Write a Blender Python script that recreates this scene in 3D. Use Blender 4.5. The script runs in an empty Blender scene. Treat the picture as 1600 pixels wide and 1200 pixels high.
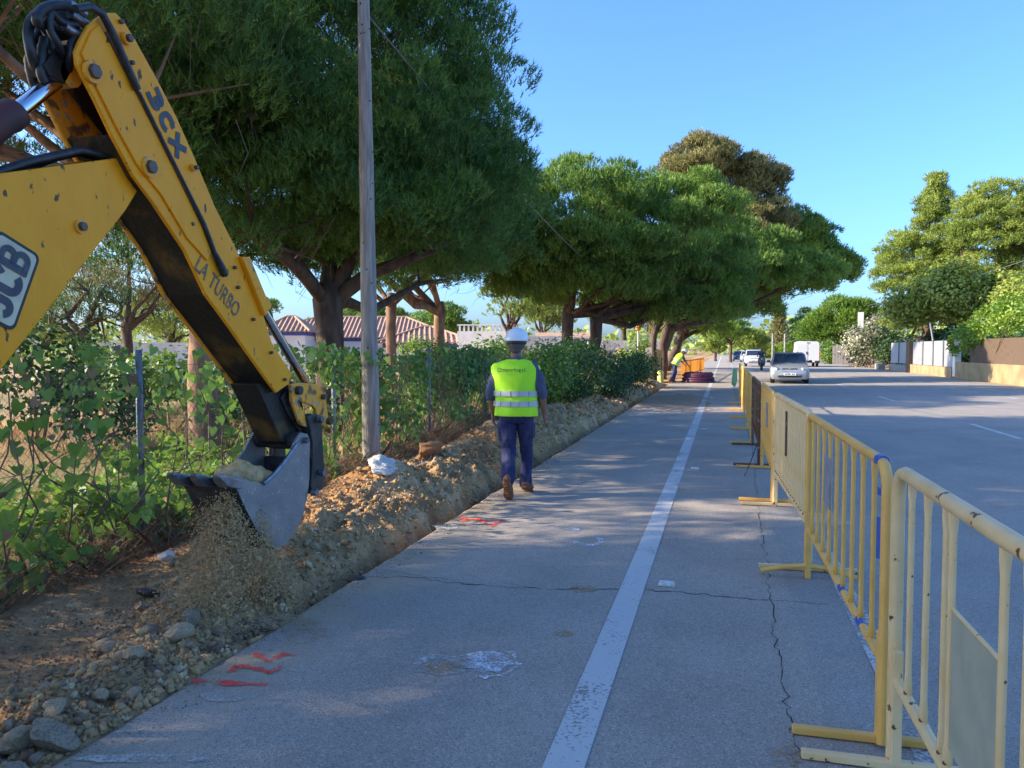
import bpy, bmesh, math, random
import numpy as np
from mathutils import Vector, Matrix
R = math.radians
random.seed(7); rng = np.random.default_rng(7)
sc = bpy.context.scene
COL = sc.collection

# ---------------------------------------------------------------- camera
CAMZ, YAW, PITCH, FPX = 1.52, R(15.4), math.atan(53/1200), 1200.0
cd = bpy.data.cameras.new('camera'); cam = bpy.data.objects.new('camera', cd); COL.objects.link(cam)
cam.location = (0, 0, CAMZ); cam.rotation_euler = (R(90) - PITCH, 0, YAW)
cd.sensor_width = 36; cd.lens = FPX/1600*36; cd.clip_start = .05; cd.clip_end = 8000
sc.camera = cam
# ---------------------------------------------------------------- sky and sun
SUN_EL, SUN_AZ = R(27), R(253)          # azimuth clockwise from +Y: the sun stands to the left and a little behind
w = bpy.data.worlds.new('World'); sc.world = w; w.use_nodes = True
nt = w.node_tree; bg = nt.nodes['Background']
sky = nt.nodes.new('ShaderNodeTexSky'); sky.sky_type = 'NISHITA'; sky.sun_disc = False
sky.sun_elevation = SUN_EL; sky.sun_rotation = SUN_AZ; sky.air_density = 1.0; sky.dust_density = 2.; sky.ozone_density = 10.0
nt.links.new(sky.outputs[0], bg.inputs[0]); bg.inputs[1].default_value = .15
sl = bpy.data.lights.new('sun', 'SUN'); sun = bpy.data.objects.new('sun', sl); COL.objects.link(sun)
sl.energy = 4.0; sl.angle = R(.5); sl.color = (1, .84, .62)
sdir = Vector((math.sin(SUN_AZ)*math.cos(SUN_EL), math.cos(SUN_AZ)*math.cos(SUN_EL), math.sin(SUN_EL)))
sun.rotation_euler = sdir.to_track_quat('Z', 'Y').to_euler()
sc.view_settings.view_transform = 'Standard'; sc.view_settings.look = 'None'
sc.view_settings.exposure = 1.52; sc.view_settings.gamma = 1
sc.cycles.use_denoising = True; sc.cycles.max_bounces = 8; sc.cycles.transparent_max_bounces = 6
sc.cycles.sample_clamp_indirect = 6

# ---------------------------------------------------------------- survey helpers: where a sight line meets a real plane
FW = Vector((-math.sin(YAW)*math.cos(PITCH), math.cos(YAW)*math.cos(PITCH), -math.sin(PITCH)))
RT = Vector((math.cos(YAW), math.sin(YAW), 0)); UP = RT.cross(FW)
def ray(x, y): return FW*FPX + RT*(x-800) + UP*(600-y)
def onX(x, y, X): r = ray(x, y); t = X/r.x; return Vector((X, r.y*t, CAMZ + r.z*t))
def onZ(x, y, Z=0.): r = ray(x, y); t = (Z-CAMZ)/r.z; return Vector((r.x*t, r.y*t, Z))
def deep(x, y, d):
    r = ray(x, y); h = Vector((-math.sin(YAW), math.cos(YAW), 0)); t = d/r.dot(h); return Vector((r.x*t, r.y*t, CAMZ + r.z*t))

# ---------------------------------------------------------------- noise
def vnoise(x, y, seed=0):
    x = np.asarray(x, float); y = np.asarray(y, float)
    xi = np.floor(x).astype(np.int64); yi = np.floor(y).astype(np.int64); xf = x-xi; yf = y-yi
    def h(a, b):
        n = (a*374761393 + b*668265263 + seed*1442695041) & 0xffffffff
        n = ((n ^ (n >> 13))*1274126177) & 0xffffffff
        return ((n ^ (n >> 16)) & 0xffff)/65535.
    u = xf*xf*(3-2*xf); v = yf*yf*(3-2*yf)
    return (h(xi, yi)*(1-u)+h(xi+1, yi)*u)*(1-v) + (h(xi, yi+1)*(1-u)+h(xi+1, yi+1)*u)*v
def fbm(x, y, seed=0, o=4):
    s = 0; a = .5
    for i in range(o):
        s = s + a*vnoise(np.asarray(x)*2**i, np.asarray(y)*2**i, seed+i*17); a *= .5
    return s
def sstep(a, b, x): t = np.clip((np.asarray(x, float)-a)/(b-a), 0, 1); return t*t*(3-2*t)

# ---------------------------------------------------------------- materials
def mat(name, col, rough=.8, col2=None, scale=6., amt=1., bump=0., bscale=None, metal=0., spec=.5, trans=0., detail=6, obj=False, lo=.4, hi=.65,
        col3=None, scale3=30., lo3=.6, hi3=.7, stretch=None, trcol=None, attr=None, coat=0.):
    m = bpy.data.materials.new(name); m.use_nodes = True; n = m.node_tree.nodes; L = m.node_tree.links
    b = n['Principled BSDF']; b.inputs['Roughness'].default_value = rough; b.inputs['Metallic'].default_value = metal
    b.inputs['Specular IOR Level'].default_value = spec
    b.inputs['Coat Weight'].default_value = coat; b.inputs['Coat Roughness'].default_value = .08
    b.inputs['Base Color'].default_value = (*col, 1)
    tc = n.new('ShaderNodeTexCoord') if obj else n.new('ShaderNodeNewGeometry')
    src = tc.outputs['Object'] if obj else tc.outputs['Position']
    if stretch:
        mp = n.new('ShaderNodeMapping'); mp.inputs['Scale'].default_value = stretch; L.new(src, mp.inputs[0]); src = mp.outputs[0]
    def noise(s, d=detail):
        t = n.new('ShaderNodeTexNoise'); t.inputs['Scale'].default_value = s; t.inputs['Detail'].default_value = d; L.new(src, t.inputs['Vector']); return t
    def ramp(t, a, c):
        r = n.new('ShaderNodeMapRange'); r.inputs[1].default_value = a; r.inputs[2].default_value = c; L.new(t, r.inputs[0]); return r.outputs[0]
    def mix(f, a, c, k=1.):
        x = n.new('ShaderNodeMix'); x.data_type = 'RGBA'
        if k != 1.:
            q = n.new('ShaderNodeMath'); q.operation = 'MULTIPLY'; q.inputs[1].default_value = k; L.new(f, q.inputs[0]); f = q.outputs[0]
        L.new(f, x.inputs[0])
        for v, i in ((a, 6), (c, 7)):
            if isinstance(v, tuple): x.inputs[i].default_value = (*v, 1)
            else: L.new(v, x.inputs[i])
        return x.outputs[2]
    out = None
    if attr:
        at = n.new('ShaderNodeAttribute'); at.attribute_name = attr; out = at.outputs['Color']
    if col2:
        f = ramp(noise(scale).outputs[0], lo, hi); base = out if out is not None else col
        out = mix(f, base, col2, amt)
    if col3:
        f = ramp(noise(scale3, 4).outputs[0], lo3, hi3); out = mix(f, out if out is not None else col, col3)
    if out is not None: L.new(out, b.inputs['Base Color'])
    if bump:
        bp = n.new('ShaderNodeBump'); bp.inputs['Strength'].default_value = bump; bp.inputs['Distance'].default_value = .02
        L.new(noise(bscale or scale*4).outputs[0], bp.inputs['Height']); L.new(bp.outputs[0], b.inputs['Normal'])
    if trans:
        tr = n.new('ShaderNodeBsdfTranslucent'); ms = n.new('ShaderNodeMixShader'); ms.inputs[0].default_value = trans
        if out is not None: L.new(out, tr.inputs[0])
        else: tr.inputs[0].default_value = (*(trcol or col), 1)
        L.new(b.outputs[0], ms.inputs[1]); L.new(tr.outputs[0], ms.inputs[2]); L.new(ms.outputs[0], n['Material Output'].inputs[0])
    m['b'] = 1
    return m
def leafmat(name, c1, c2, trans=.3, rough=.55, dead=None):
    """foliage: the tint attribute picks between two leaf colours"""
    m = bpy.data.materials.new(name); m.use_nodes = True; n = m.node_tree.nodes; L = m.node_tree.links
    b = n['Principled BSDF']; b.inputs['Roughness'].default_value = rough; b.inputs['Specular IOR Level'].default_value = .35
    at = n.new('ShaderNodeAttribute'); at.attribute_name = 'tint'
    x = n.new('ShaderNodeMix'); x.data_type = 'RGBA'; x.inputs[6].default_value = (*c1, 1); x.inputs[7].default_value = (*c2, 1)
    L.new(at.outputs['Fac'], x.inputs[0]); L.new(x.outputs[2], b.inputs[0])
    tr = n.new('ShaderNodeBsdfTranslucent'); ms = n.new('ShaderNodeMixShader'); ms.inputs[0].default_value = trans
    L.new(x.outputs[2], tr.inputs[0]); L.new(b.outputs[0], ms.inputs[1]); L.new(tr.outputs[0], ms.inputs[2]); L.new(ms.outputs[0], n['Material Output'].inputs[0])
    return m

# ---------------------------------------------------------------- objects
def tag(o, label=None, cat=None, group=None, kind=None):
    if label: o['label'] = label
    if cat: o['category'] = cat
    if group: o['group'] = group
    if kind: o['kind'] = kind
    return o
def thing(name, label, cat, loc=(0, 0, 0), rz=0, group=None):
    o = bpy.data.objects.new(name, None); COL.objects.link(o); o.location = loc; o.rotation_euler = (0, 0, rz); o.empty_display_size = .2
    return tag(o, label, cat, group)
def link(name, me, m=None, parent=None):
    o = bpy.data.objects.new(name, me); COL.objects.link(o)
    if m and not me.materials: me.materials.append(m)
    if parent: o.parent = parent
    return o
def copy_tree(o, parent=None, label=None):
    c = o.copy(); COL.objects.link(c); c.parent = parent
    for ch in o.children: copy_tree(ch, c)
    if label: c['label'] = label
    return c
class MB:
    def __init__(s): s.v = []; s.f = []
    def add(s, vs, fs):
        k = len(s.v); s.v += [tuple(v) for v in vs]; s.f += [tuple(i+k for i in f) for f in fs]; return s
    def box(s, c, d, rot=None):
        c = Vector(c); x, y, z = [q/2 for q in d]
        p = [Vector((a*x, b*y, e*z)) for a in (-1, 1) for b in (-1, 1) for e in (-1, 1)]
        if rot is not None: p = [rot @ q for q in p]
        return s.add([q+c for q in p], [(0, 1, 3, 2), (4, 6, 7, 5), (0, 4, 5, 1), (2, 3, 7, 6), (0, 2, 6, 4), (1, 5, 7, 3)])
    def tube(s, pts, rad, n=8, cap=True, closed=False, flat=1., up=None):
        P = [Vector(p) for p in pts]; N = len(P); rad = rad if hasattr(rad, '__len__') else [rad]*N
        vs = []; fs = []; u = None
        for i, p in enumerate(P):
            t = (P[min(i+1, N-1)]-P[max(i-1, 0)])
            t = t.normalized() if t.length > 1e-9 else Vector((0, 0, 1))
            if u is None: u = (Vector(up) if up else (Vector((0, 0, 1)) if abs(t.z) < .9 else Vector((1, 0, 0))))
            u = (u - t*u.dot(t)); u = u.normalized() if u.length > 1e-6 else t.orthogonal().normalized()
            v = t.cross(u); r = rad[i]; ra, rb = r if hasattr(r, '__len__') else (r, r*flat)
            for k in range(n):
                a = 2*math.pi*k/n; vs.append(p + v*(math.cos(a)*ra) + u*(math.sin(a)*rb))
        for i in range(N-1):
            for k in range(n):
                k2 = (k+1) % n; fs.append((i*n+k, i*n+k2, (i+1)*n+k2, (i+1)*n+k))
        if cap: fs.append(tuple(range(n-1, -1, -1))); fs.append(tuple((N-1)*n+k for k in range(n)))
        return s.add(vs, fs)
    def cap(s, pts, rad, n=12, **k):
        """tube with rounded ends (for bodies)"""
        P = [Vector(p) for p in pts]; rad = [r if hasattr(r, '__len__') else (r, r) for r in (rad if hasattr(rad, '__len__') else [rad]*len(P))]
        d0 = (P[0]-P[1]).normalized(); d1 = (P[-1]-P[-2]).normalized(); r0 = min(rad[0]); r1 = min(rad[-1])
        sc_ = lambda r, q: (r[0]*q, r[1]*q)
        pre = [P[0]+d0*r0*.98, P[0]+d0*r0*.8, P[0]+d0*r0*.45]; post = [P[-1]+d1*r1*.45, P[-1]+d1*r1*.8, P[-1]+d1*r1*.98]
        return s.tube(pre+P+post, [sc_(rad[0], .2), sc_(rad[0], .6), sc_(rad[0], .9)]+rad+[sc_(rad[-1], .9), sc_(rad[-1], .6), sc_(rad[-1], .2)], n, **k)
    def prism(s, poly, o, e1, e2, e3, t):
        """polygon in (e1,e2) at o, extruded by t along e3"""
        o = Vector(o); e1 = Vector(e1); e2 = Vector(e2); e3 = Vector(e3); n = len(poly)
        A = [o+e1*a+e2*b for a, b in poly]; B = [p+e3*t for p in A]
        return s.add(A+B, [tuple(range(n-1, -1, -1)), tuple(range(n, 2*n))]+[(i, (i+1) % n, n+(i+1) % n, n+i) for i in range(n)])
    def lathe(s, prof, c=(0, 0, 0), n=16, sx=1., sy=1.):
        c = Vector(c); vs = []; fs = []
        for r, z in prof:
            for k in range(n): a = 2*math.pi*k/n; vs.append(c+Vector((math.cos(a)*r*sx, math.sin(a)*r*sy, z)))
        for i in range(len(prof)-1):
            for k in range(n): k2 = (k+1) % n; fs.append((i*n+k, i*n+k2, (i+1)*n+k2, (i+1)*n+k))
        fs.append(tuple(range(n-1, -1, -1))); fs.append(tuple((len(prof)-1)*n+k for k in range(n)))
        return s.add(vs, fs)
    def mesh(s, name, smooth=False, off=None):
        me = bpy.data.meshes.new(name); v = s.v
        if off is not None: v = [(a-off[0], b-off[1], c-off[2]) for a, b, c in v]
        me.from_pydata(v, [], s.f); me.update()
        bm = bmesh.new(); bm.from_mesh(me); bmesh.ops.recalc_face_normals(bm, faces=bm.faces); bm.to_mesh(me); bm.free()
        if smooth: me.polygons.foreach_set('use_smooth', [True]*len(me.polygons))
        return me
    def build(s, name, m, parent=None, smooth=False, bevel=0., world=True):
        off = parent.matrix_basis.translation if (parent and world) else None
        if parent and world and parent.parent: off = parent.parent.location + parent.location
        o = link(name, s.mesh(name, smooth, off), m, parent)
        if bevel:
            b = o.modifiers.new('bevel', 'BEVEL'); b.width = bevel; b.segments = 2; b.limit_method = 'ANGLE'; b.angle_limit = R(40)
            if smooth: pass
        if smooth:
            try: o.data.set_sharp_from_angle(angle=R(50))
            except Exception: pass
        return o
def trimesh(name, V, tint=None, idx=None):
    """V (n,k,3): n loose polygons of k corners"""
    n, k, _ = V.shape; me = bpy.data.meshes.new(name)
    me.vertices.add(n*k); me.vertices.foreach_set('co', V.reshape(-1).astype(np.float32))
    me.loops.add(n*k); me.loops.foreach_set('vertex_index', np.arange(n*k, dtype=np.int32))
    me.polygons.add(n); me.polygons.foreach_set('loop_start', np.arange(0, n*k, k, dtype=np.int32)); me.polygons.foreach_set('loop_total', np.full(n, k, np.int32))
    me.update()
    if tint is not None:
        a = me.attributes.new('tint', 'FLOAT', 'POINT'); a.data.foreach_set('value', np.repeat(tint, k).astype(np.float32))
    return me
def grown(mb, vox=.012, smooth=2):
    """fuse overlapping volumes into one continuous skin"""
    o = link('tmp', mb.mesh('tmp')); md = o.modifiers.new('r', 'REMESH'); md.mode = 'VOXEL'; md.voxel_size = vox
    s_ = o.modifiers.new('s', 'SMOOTH'); s_.factor = .5; s_.iterations = smooth
    me = bpy.data.meshes.new_from_object(o.evaluated_get(bpy.context.evaluated_depsgraph_get()))
    bpy.data.objects.remove(o); me.polygons.foreach_set('use_smooth', [True]*len(me.polygons)); return me
def unit(a): return a/np.maximum(np.linalg.norm(a, axis=-1, keepdims=True), 1e-9)
# ================================================================ ground with trench and spoil
EDGE = -2.35
def heap(y):
    y = np.asarray(y, float)
    h = .25 + .26*(fbm(y*.55, y*0+3.3, 5, 3)*2-.75)
    h = h + .10*np.exp(-((y-7.3)/.45)**2) + .08*np.exp(-((y-8.9)/.4)**2) + .12*np.exp(-((y-11.3)/.8)**2) + .14*np.exp(-((y-15.5)/1.2)**2)
    return np.clip(h, .12, .55)*sstep(3.7, 5.0, y)*(1-sstep(34, 36.5, y))
def H(x, y):
    x = np.asarray(x, float); y = np.asarray(y, float)
    wob = .10*(fbm(y*1.3, y*0, 11, 3)-.47)
    z = -.02 + .05*(fbm(x*.7, y*.7, 2)-.47)
    left = sstep(-4.2, -6.5, x); z = z + left*(.06+.25*(fbm(x*.12, y*.12, 9)-.4))*sstep(0, 3, np.abs(x))*(np.abs(x) < 60)
    # spoil bank
    c = -3.32 + .14*(fbm(y*.7, y*0+1, 21, 3)-.47)
    d = np.where(x > c, (x-c)/.74, (c-x)/.72)
    prof = np.clip(1-d*d, 0, 1)**.8
    lump = 1+.55*(fbm(x*3.1, y*3.1, 31, 4)-.47)
    b = heap(y)*prof*lump
    z = z + b + b.clip(0, .2)*.5*(fbm(x*14, y*14, 41, 3)-.47)
    # rubble strip on the ground that is still to be dug
    rb = np.exp(-((x+2.72)/.30)**2)*(1-sstep(3.2, 4.1, y))
    z = z + rb*(.06+.26*(fbm(x*4.5, y*4.5, 51, 5)-.40)) + (rb+.25*(x < -2.4)*(x > -4.2)*(y < 5))*.06*(fbm(x*16, y*16, 52, 4)-.47)
    # low sand track to its left
    tr = np.exp(-((x+3.45)/.4)**2)*(1-sstep(3.0, 4.4, y)); z = z - tr*.04
    # weedy bank under the fence
    fb = np.exp(-((x+4.55)/.45)**2); z = z + fb*(.10+.08*(fbm(x*3, y*1.2, 61)-.4))
    # trench
    ye = sstep(3.25, 4.0, y)*(1-sstep(35.2, 36, y))
    l = -2.51+.6*wob + .14*(fbm(y*3.5, y*0, 13, 4)-.47) + .10*(fbm(y*9, y*0+5, 14, 3)-.47) + .06*(fbm(y*19, x*6, 15, 2)-.47); r_ = EDGE-.035
    inside = np.clip((x-(l-.12))/.20, 0, 1)**1.3*(1-sstep(r_-.03, r_+.02, x))
    z = z*(1-inside*ye) + inside*ye*(-.50+.12*(fbm(x*5, y*3, 71)-.47)+.40*(1-sstep(3.4, 5.2, y)))
    sl_ = np.clip((x+3.4)/.3, 0, 1)*(1-sstep(r_-.12, r_, x))*ye
    z = z + sl_*(.26*(fbm(x*3.4, y*2.6, 73, 5)-.47)+.11*(fbm(x*13, y*11, 74, 4)-.47)-.10*np.abs(fbm(x*5, y*8, 75, 3)-.47)*2)
    for cx, cy, cr, chh in ((-2.86, 3.62, .34, .17), (-2.62, 4.05, .30, .22), (-3.0, 4.25, .4, .14)):
        dd_ = np.sqrt((x-cx)**2+(y-cy)**2)/cr; z = z + chh*np.clip(1-dd_, 0, 1)**1.2*(.8+.5*fbm(x*9, y*9, 76, 3))*(x < EDGE-.04)
    # beneath the road slab and beyond it
    under = sstep(EDGE-.03, EDGE+.03, x)*(1-sstep(11.85, 11.95, x))
    z = z*(1-under) - .13*under
    return z
ax = lambda a, b, s: list(np.arange(a, b, s))
gx = np.array([-4000, -1500, -600, -250, -120, -70, -50, -40, -32, -26, -21, -17, -14, -11.5, -9.5, -8, -7, -6.3, -5.8] + ax(-5.4, -2.2, .025) + [-2, 0, 3, 6, 9, 11.8, 11.9, 12, 12.5, 14, 18, 25, 40, 80, 200, 600, 1500, 4000])
gy = np.array([-4000, -1000, -300, -100, -40, -20, -10, -5, -2, 0, .6, 1, 1.3] + ax(1.5, 8, .025) + ax(8, 16, .05) + ax(16, 38, .12) + ax(38, 70, 2) + [75, 85, 100, 130, 180, 260, 400, 700, 1500, 4000])
GX, GY = np.meshgrid(gx, gy); GZ = H(GX, GY); nx, ny = len(gx), len(gy)
V = np.stack([GX, GY, GZ], -1).reshape(-1, 3)
i = np.arange((ny-1)*(nx-1)); r0 = i//(nx-1); c0 = i % (nx-1); q = r0*nx+c0
F = np.stack([q, q+1, q+nx+1, q+nx], -1)
me = bpy.data.meshes.new('ground'); me.vertices.add(len(V)); me.vertices.foreach_set('co', V.reshape(-1).astype(np.float32))
me.loops.add(F.size); me.loops.foreach_set('vertex_index', F.reshape(-1).astype(np.int32)); me.polygons.add(len(F))
me.polygons.foreach_set('loop_start', np.arange(0, F.size, 4, dtype=np.int32)); me.polygons.foreach_set('loop_total', np.full(len(F), 4, np.int32)); me.update()
def lerp(a, b, t): return a+(b-a)*t[..., None]
C = lambda *c: np.array(c, float)
X_, Y_ = GX, GY
cl = np.zeros(GX.shape+(3,)) + C(.50, .31, .15)
cl = lerp(cl, C(.20, .17, .07), sstep(.46, .62, fbm(X_*.25, Y_*.25, 81)))            # field: straw and weeds
cl = lerp(cl, C(.42, .23, .11), sstep(.5, .6, fbm(X_*.6, Y_*.6, 82))*.8)
near = sstep(-5.3, -4.4, X_)*(1-sstep(60, 90, np.abs(Y_)))
soil = np.zeros(GX.shape+(3,)) + C(.40, .29, .17)
soil = lerp(soil, C(.47, .26, .12), sstep(.47, .62, fbm(X_*1.1, Y_*.8, 83)))           # reddish sand
soil = lerp(soil, C(.54, .44, .30), sstep(.53, .66, fbm(X_*2.3, Y_*2.3, 84))*.8)        # pale marl
soil = lerp(soil, C(.16, .115, .075), sstep(.54, .66, fbm(X_*1.7+5, Y_*1.7, 85))*.7)
soil = lerp(soil, C(.17, .10, .065), (1-sstep(-4.2, -3.75, X_))*.8)                   # humus and needles towards the fence
soil = lerp(soil, C(.17, .12, .08), (1-sstep(3.4, 4.4, Y_))*sstep(.48, .62, fbm(X_*1.3, Y_*1.3, 86))*.6)
soil = lerp(soil, C(.36, .25, .15), np.exp(-((X_+3.45)/.33)**2)*(1-sstep(3.0, 4.2, Y_))*.9)
pile = np.clip(1-np.sqrt((X_+2.85)**2+(Y_-3.8)**2)/.6, 0, 1)
soil = lerp(soil, C(.44, .31, .165), sstep(.1, .5, pile)*.9)
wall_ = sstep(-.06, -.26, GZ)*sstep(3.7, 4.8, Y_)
soil = lerp(soil, C(.10, .08, .06), np.clip(wall_*(.35+.9*fbm(X_*3, Y_*2.1, 87)), 0, 1))                                       # cut earth in the trench, darker with depth
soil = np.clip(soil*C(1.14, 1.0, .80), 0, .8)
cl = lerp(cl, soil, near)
rgt = sstep(11.5, 12, X_); cl = lerp(cl, C(.36, .22, .12), rgt)
ca = me.color_attributes.new('soil', 'FLOAT_COLOR', 'POINT')
ca.data.foreach_set('color', np.concatenate([cl.reshape(-1, 3), np.ones((len(V), 1))], 1).reshape(-1).astype(np.float32))
me.polygons.foreach_set('use_smooth', [True]*len(me.polygons))
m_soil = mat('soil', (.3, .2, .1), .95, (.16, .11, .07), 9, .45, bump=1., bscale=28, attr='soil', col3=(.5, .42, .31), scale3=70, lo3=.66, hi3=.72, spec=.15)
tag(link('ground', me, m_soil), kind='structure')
def gz(x, y): return float(H(np.array([x]), np.array([y]))[0])

# ================================================================ asphalt
def asphalt(name, base, dark, dust=False):
    m = bpy.data.materials.new(name); m.use_nodes = True; n = m.node_tree.nodes; L = m.node_tree.links; b = n['Principled BSDF']
    b.inputs['Roughness'].default_value = .82; b.inputs['Specular IOR Level'].default_value = .3
    g = n.new('ShaderNodeNewGeometry'); P = g.outputs['Position']
    def noise(s, d=4, st=None):
        t = n.new('ShaderNodeTexNoise'); t.inputs['Scale'].default_value = s; t.inputs['Detail'].default_value = d
        if st: q = n.new('ShaderNodeMapping'); q.inputs['Scale'].default_value = st; L.new(P, q.inputs[0]); L.new(q.outputs[0], t.inputs[0])
        else: L.new(P, t.inputs[0])
        return t.outputs[0]
    def rmp(t, a, c, lo=0., hi=1.):
        r = n.new('ShaderNodeMapRange'); r.inputs[1].default_value = a; r.inputs[2].default_value = c; r.inputs[3].default_value = lo; r.inputs[4].default_value = hi; L.new(t, r.inputs[0]); return r.outputs[0]
    def mix(f, a, c):
        x = n.new('ShaderNodeMix'); x.data_type = 'RGBA'; L.new(f, x.inputs[0])
        for v, i in ((a, 6), (c, 7)):
            if isinstance(v, tuple): x.inputs[i].default_value = (*v, 1)
            else: L.new(v, x.inputs[i])
        return x.outputs[2]
    def mul(a, b_):
        x = n.new('ShaderNodeMath'); x.operation = 'MULTIPLY'; L.new(a, x.inputs[0])
        if isinstance(b_, float): x.inputs[1].default_value = b_
        else: L.new(b_, x.inputs[1])
        return x.outputs[0]
    c = mix(rmp(noise(1.1, 5), .35, .65), base, dark)
    c = mix(mul(rmp(noise(.35, 3, (3.5, .25, 1)), .5, .7), .35), c, tuple(q*1.25 for q in base))       # wheel-worn lanes
    v = n.new('ShaderNodeTexVoronoi'); v.inputs['Scale'].default_value = 170; L.new(P, v.inputs[0])
    sep = n.new('ShaderNodeSeparateColor'); L.new(v.outputs['Color'], sep.inputs[0])
    c = mix(mul(rmp(sep.outputs[0], .72, .9), .38), c, tuple(min(1, q*1.9) for q in base))           # pale chippings
    c = mix(mul(rmp(sep.outputs[1], .76, .9), .5), c, tuple(q*.28 for q in base))                    # dark chippings
    c = mix(mul(rmp(noise(.55, 6), .52, .72), .30), c, tuple(q*.62 for q in base))
    c = mix(mul(rmp(noise(5, 5), .60, .72), .22), c, tuple(q*.5 for q in base))
    c = mix(mul(rmp(noise(240, 2), .64, .72), .55), c, tuple(q*.25 for q in base))
    if dust:
        sp = n.new('ShaderNodeSeparateXYZ'); L.new(P, sp.inputs[0])
        e = rmp(sp.outputs[0], EDGE, EDGE+.55, 1., 0.)
        k = mul(mul(e, rmp(noise(1.6, 6), .36, .62)), .95); c = mix(k, c, (.40, .30, .18))
        k2 = mul(rmp(noise(.9, 6), .62, .75), .30); c = mix(k2, c, (.30, .22, .14))
    L.new(c, b.inputs[0])
    bp = n.new('ShaderNodeBump'); bp.inputs['Strength'].default_value = .4; bp.inputs['Distance'].default_value = .006
    L.new(v.outputs['Distance'], bp.inputs['Height']); L.new(bp.outputs[0], b.inputs['Normal'])
    return m
m_path = asphalt('asphalt path', (.36, .315, .265), (.29, .255, .216), True)
m_road = asphalt('asphalt road', (.325, .295, .258), (.27, .246, .217))
ys = [-60, -20, -5] + ax(0, 40, .09) + ax(40, 60, 1) + [70, 90, 120, 180, 300, 600, 1500, 3900]
def edgeX(y): return EDGE + (.045*(fbm(y*2.2, 0, 91, 5)-.47)+.02*(fbm(y*11, 0, 92, 2)-.47) if 0 <= y <= 40 else 0)
mb = MB(); vs = []; fs = []
for y in ys:
    e = float(edgeX(y)); vs += [(e-.006, y, -.11), (e, y, -.012), (e+.03, y, 0), (.42, y, 0)]
for k in range(len(ys)-1):
    for j in range(3): a = k*4+j; fs.append((a, a+1, a+5, a+4))
mb.add(vs, fs); path = mb.build('cycle_path', m_path); tag(path, kind='structure')
mb = MB(); vs = []; fs = []
for y in (-60, 0, 20, 60, 200, 800, 3900): vs += [(.42, y, 0), (11.88, y, 0), (11.9, y, -.11)]
for k in range(6):
    for j in range(2): a = k*3+j; fs.append((a, a+1, a+4, a+3))
mb.add(vs, fs); road = mb.build('road', m_road); tag(road, kind='structure')

# ---- painted markings (4 mm sheets), worn through to the chippings
def wornmat(name, col, lo=.42, hi=.6, s=55, big=2.2):
    """paint with worn holes"""
    m = bpy.data.materials.new(name); m.use_nodes = True; n = m.node_tree.nodes; L = m.node_tree.links; b = n['Principled BSDF']
    b.inputs['Base Color'].default_value = (*col, 1); b.inputs['Roughness'].default_value = .7
    g = n.new('ShaderNodeNewGeometry'); a = n.new('ShaderNodeTexNoise'); a.inputs['Scale'].default_value = s; a.inputs['Detail'].default_value = 3
    c = n.new('ShaderNodeTexNoise'); c.inputs['Scale'].default_value = big; c.inputs['Detail'].default_value = 4
    L.new(g.outputs['Position'], a.inputs[0]); L.new(g.outputs['Position'], c.inputs[0])
    ad = n.new('ShaderNodeMath'); ad.operation = 'ADD'; L.new(a.outputs[0], ad.inputs[0]); L.new(c.outputs[0], ad.inputs[1])
    mr = n.new('ShaderNodeMapRange'); mr.inputs[1].default_value = lo*2; mr.inputs[2].default_value = hi*2; L.new(ad.outputs[0], mr.inputs[0])
    L.new(mr.outputs[0], b.inputs['Alpha']); return m
m_line = wornmat('worn white line', (.50, .50, .48), .335, .455)
m_line2 = wornmat('worn thin line', (.48, .48, .47), .40, .52)
def strip(name, x, w, y0, y1, m, parent, z=.004):
    MB().add([(x-w/2, y0, z), (x+w/2, y0, z), (x+w/2, y1, z), (x-w/2, y1, z)], [(0, 1, 2, 3)]).build(name, m, parent)
strip('path_line', -.545, .15, -20, 400, m_line, path)
strip('edge_line', .76, .11, -20, 500, m_line2, road)
strip('edge_line', 8.8, .12, 33, 500, m_line2, road)
strip('edge_line', 9.95, .10, -20, 500, m_line2, road)
for k in range(6): strip('edge_dash', 8.8, .12, 21+k*2., 22+k*2., m_line2, road)
p0 = onZ(1537, 667); p1 = onZ(1376, 621)
for k in range(-1, 14): strip('centre_dash', 4.92, .11, p0.y-2.2+k*(p1.y-p0.y)*1.0, p0.y+.6+k*(p1.y-p0.y), m_line, road)
# ---- cracks: dark open joints
m_crack = mat('crack', (.018, .017, .016), .95)
def crack(pts, w, parent, seed, z=.003, n=14):
    r = random.Random(seed); P = []
    for a, b in zip(pts[:-1], pts[1:]):
        for k in range(n): t = k/n; P.append((a[0]+(b[0]-a[0])*t+r.uniform(-1, 1)*.022, a[1]+(b[1]-a[1])*t+r.uniform(-1, 1)*.022))
    P.append(pts[-1]); vs = []; fs = []
    for k, p in enumerate(P):
        a = P[max(k-1, 0)]; b = P[min(k+1, len(P)-1)]; t = Vector((b[0]-a[0], b[1]-a[1], 0)).normalized(); s = Vector((-t.y, t.x, 0)); ww = w*r.uniform(.15, 1)
        vs += [Vector((p[0], p[1], z))+s*ww/2, Vector((p[0], p[1], z))-s*ww/2]
    for k in range(len(P)-1): fs.append((2*k, 2*k+1, 2*k+3, 2*k+2))
    MB().add(vs, fs).build('crack', m_crack, parent)
g = lambda x, y: tuple(onZ(x, y))[:2]
crack([g(1246, 1200), g(1232, 1120), g(1212, 1010), g(1200, 900), g(1190, 830), g(1180, 760), g(1178, 720), g(1170, 680), g(1163, 640)], .007, path, 3, n=16)
crack([g(560, 902), g(640, 902), g(735, 914), g(860, 920), g(980, 921), g(1090, 928), g(1200, 938)], .011, path, 4, n=9)
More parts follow.
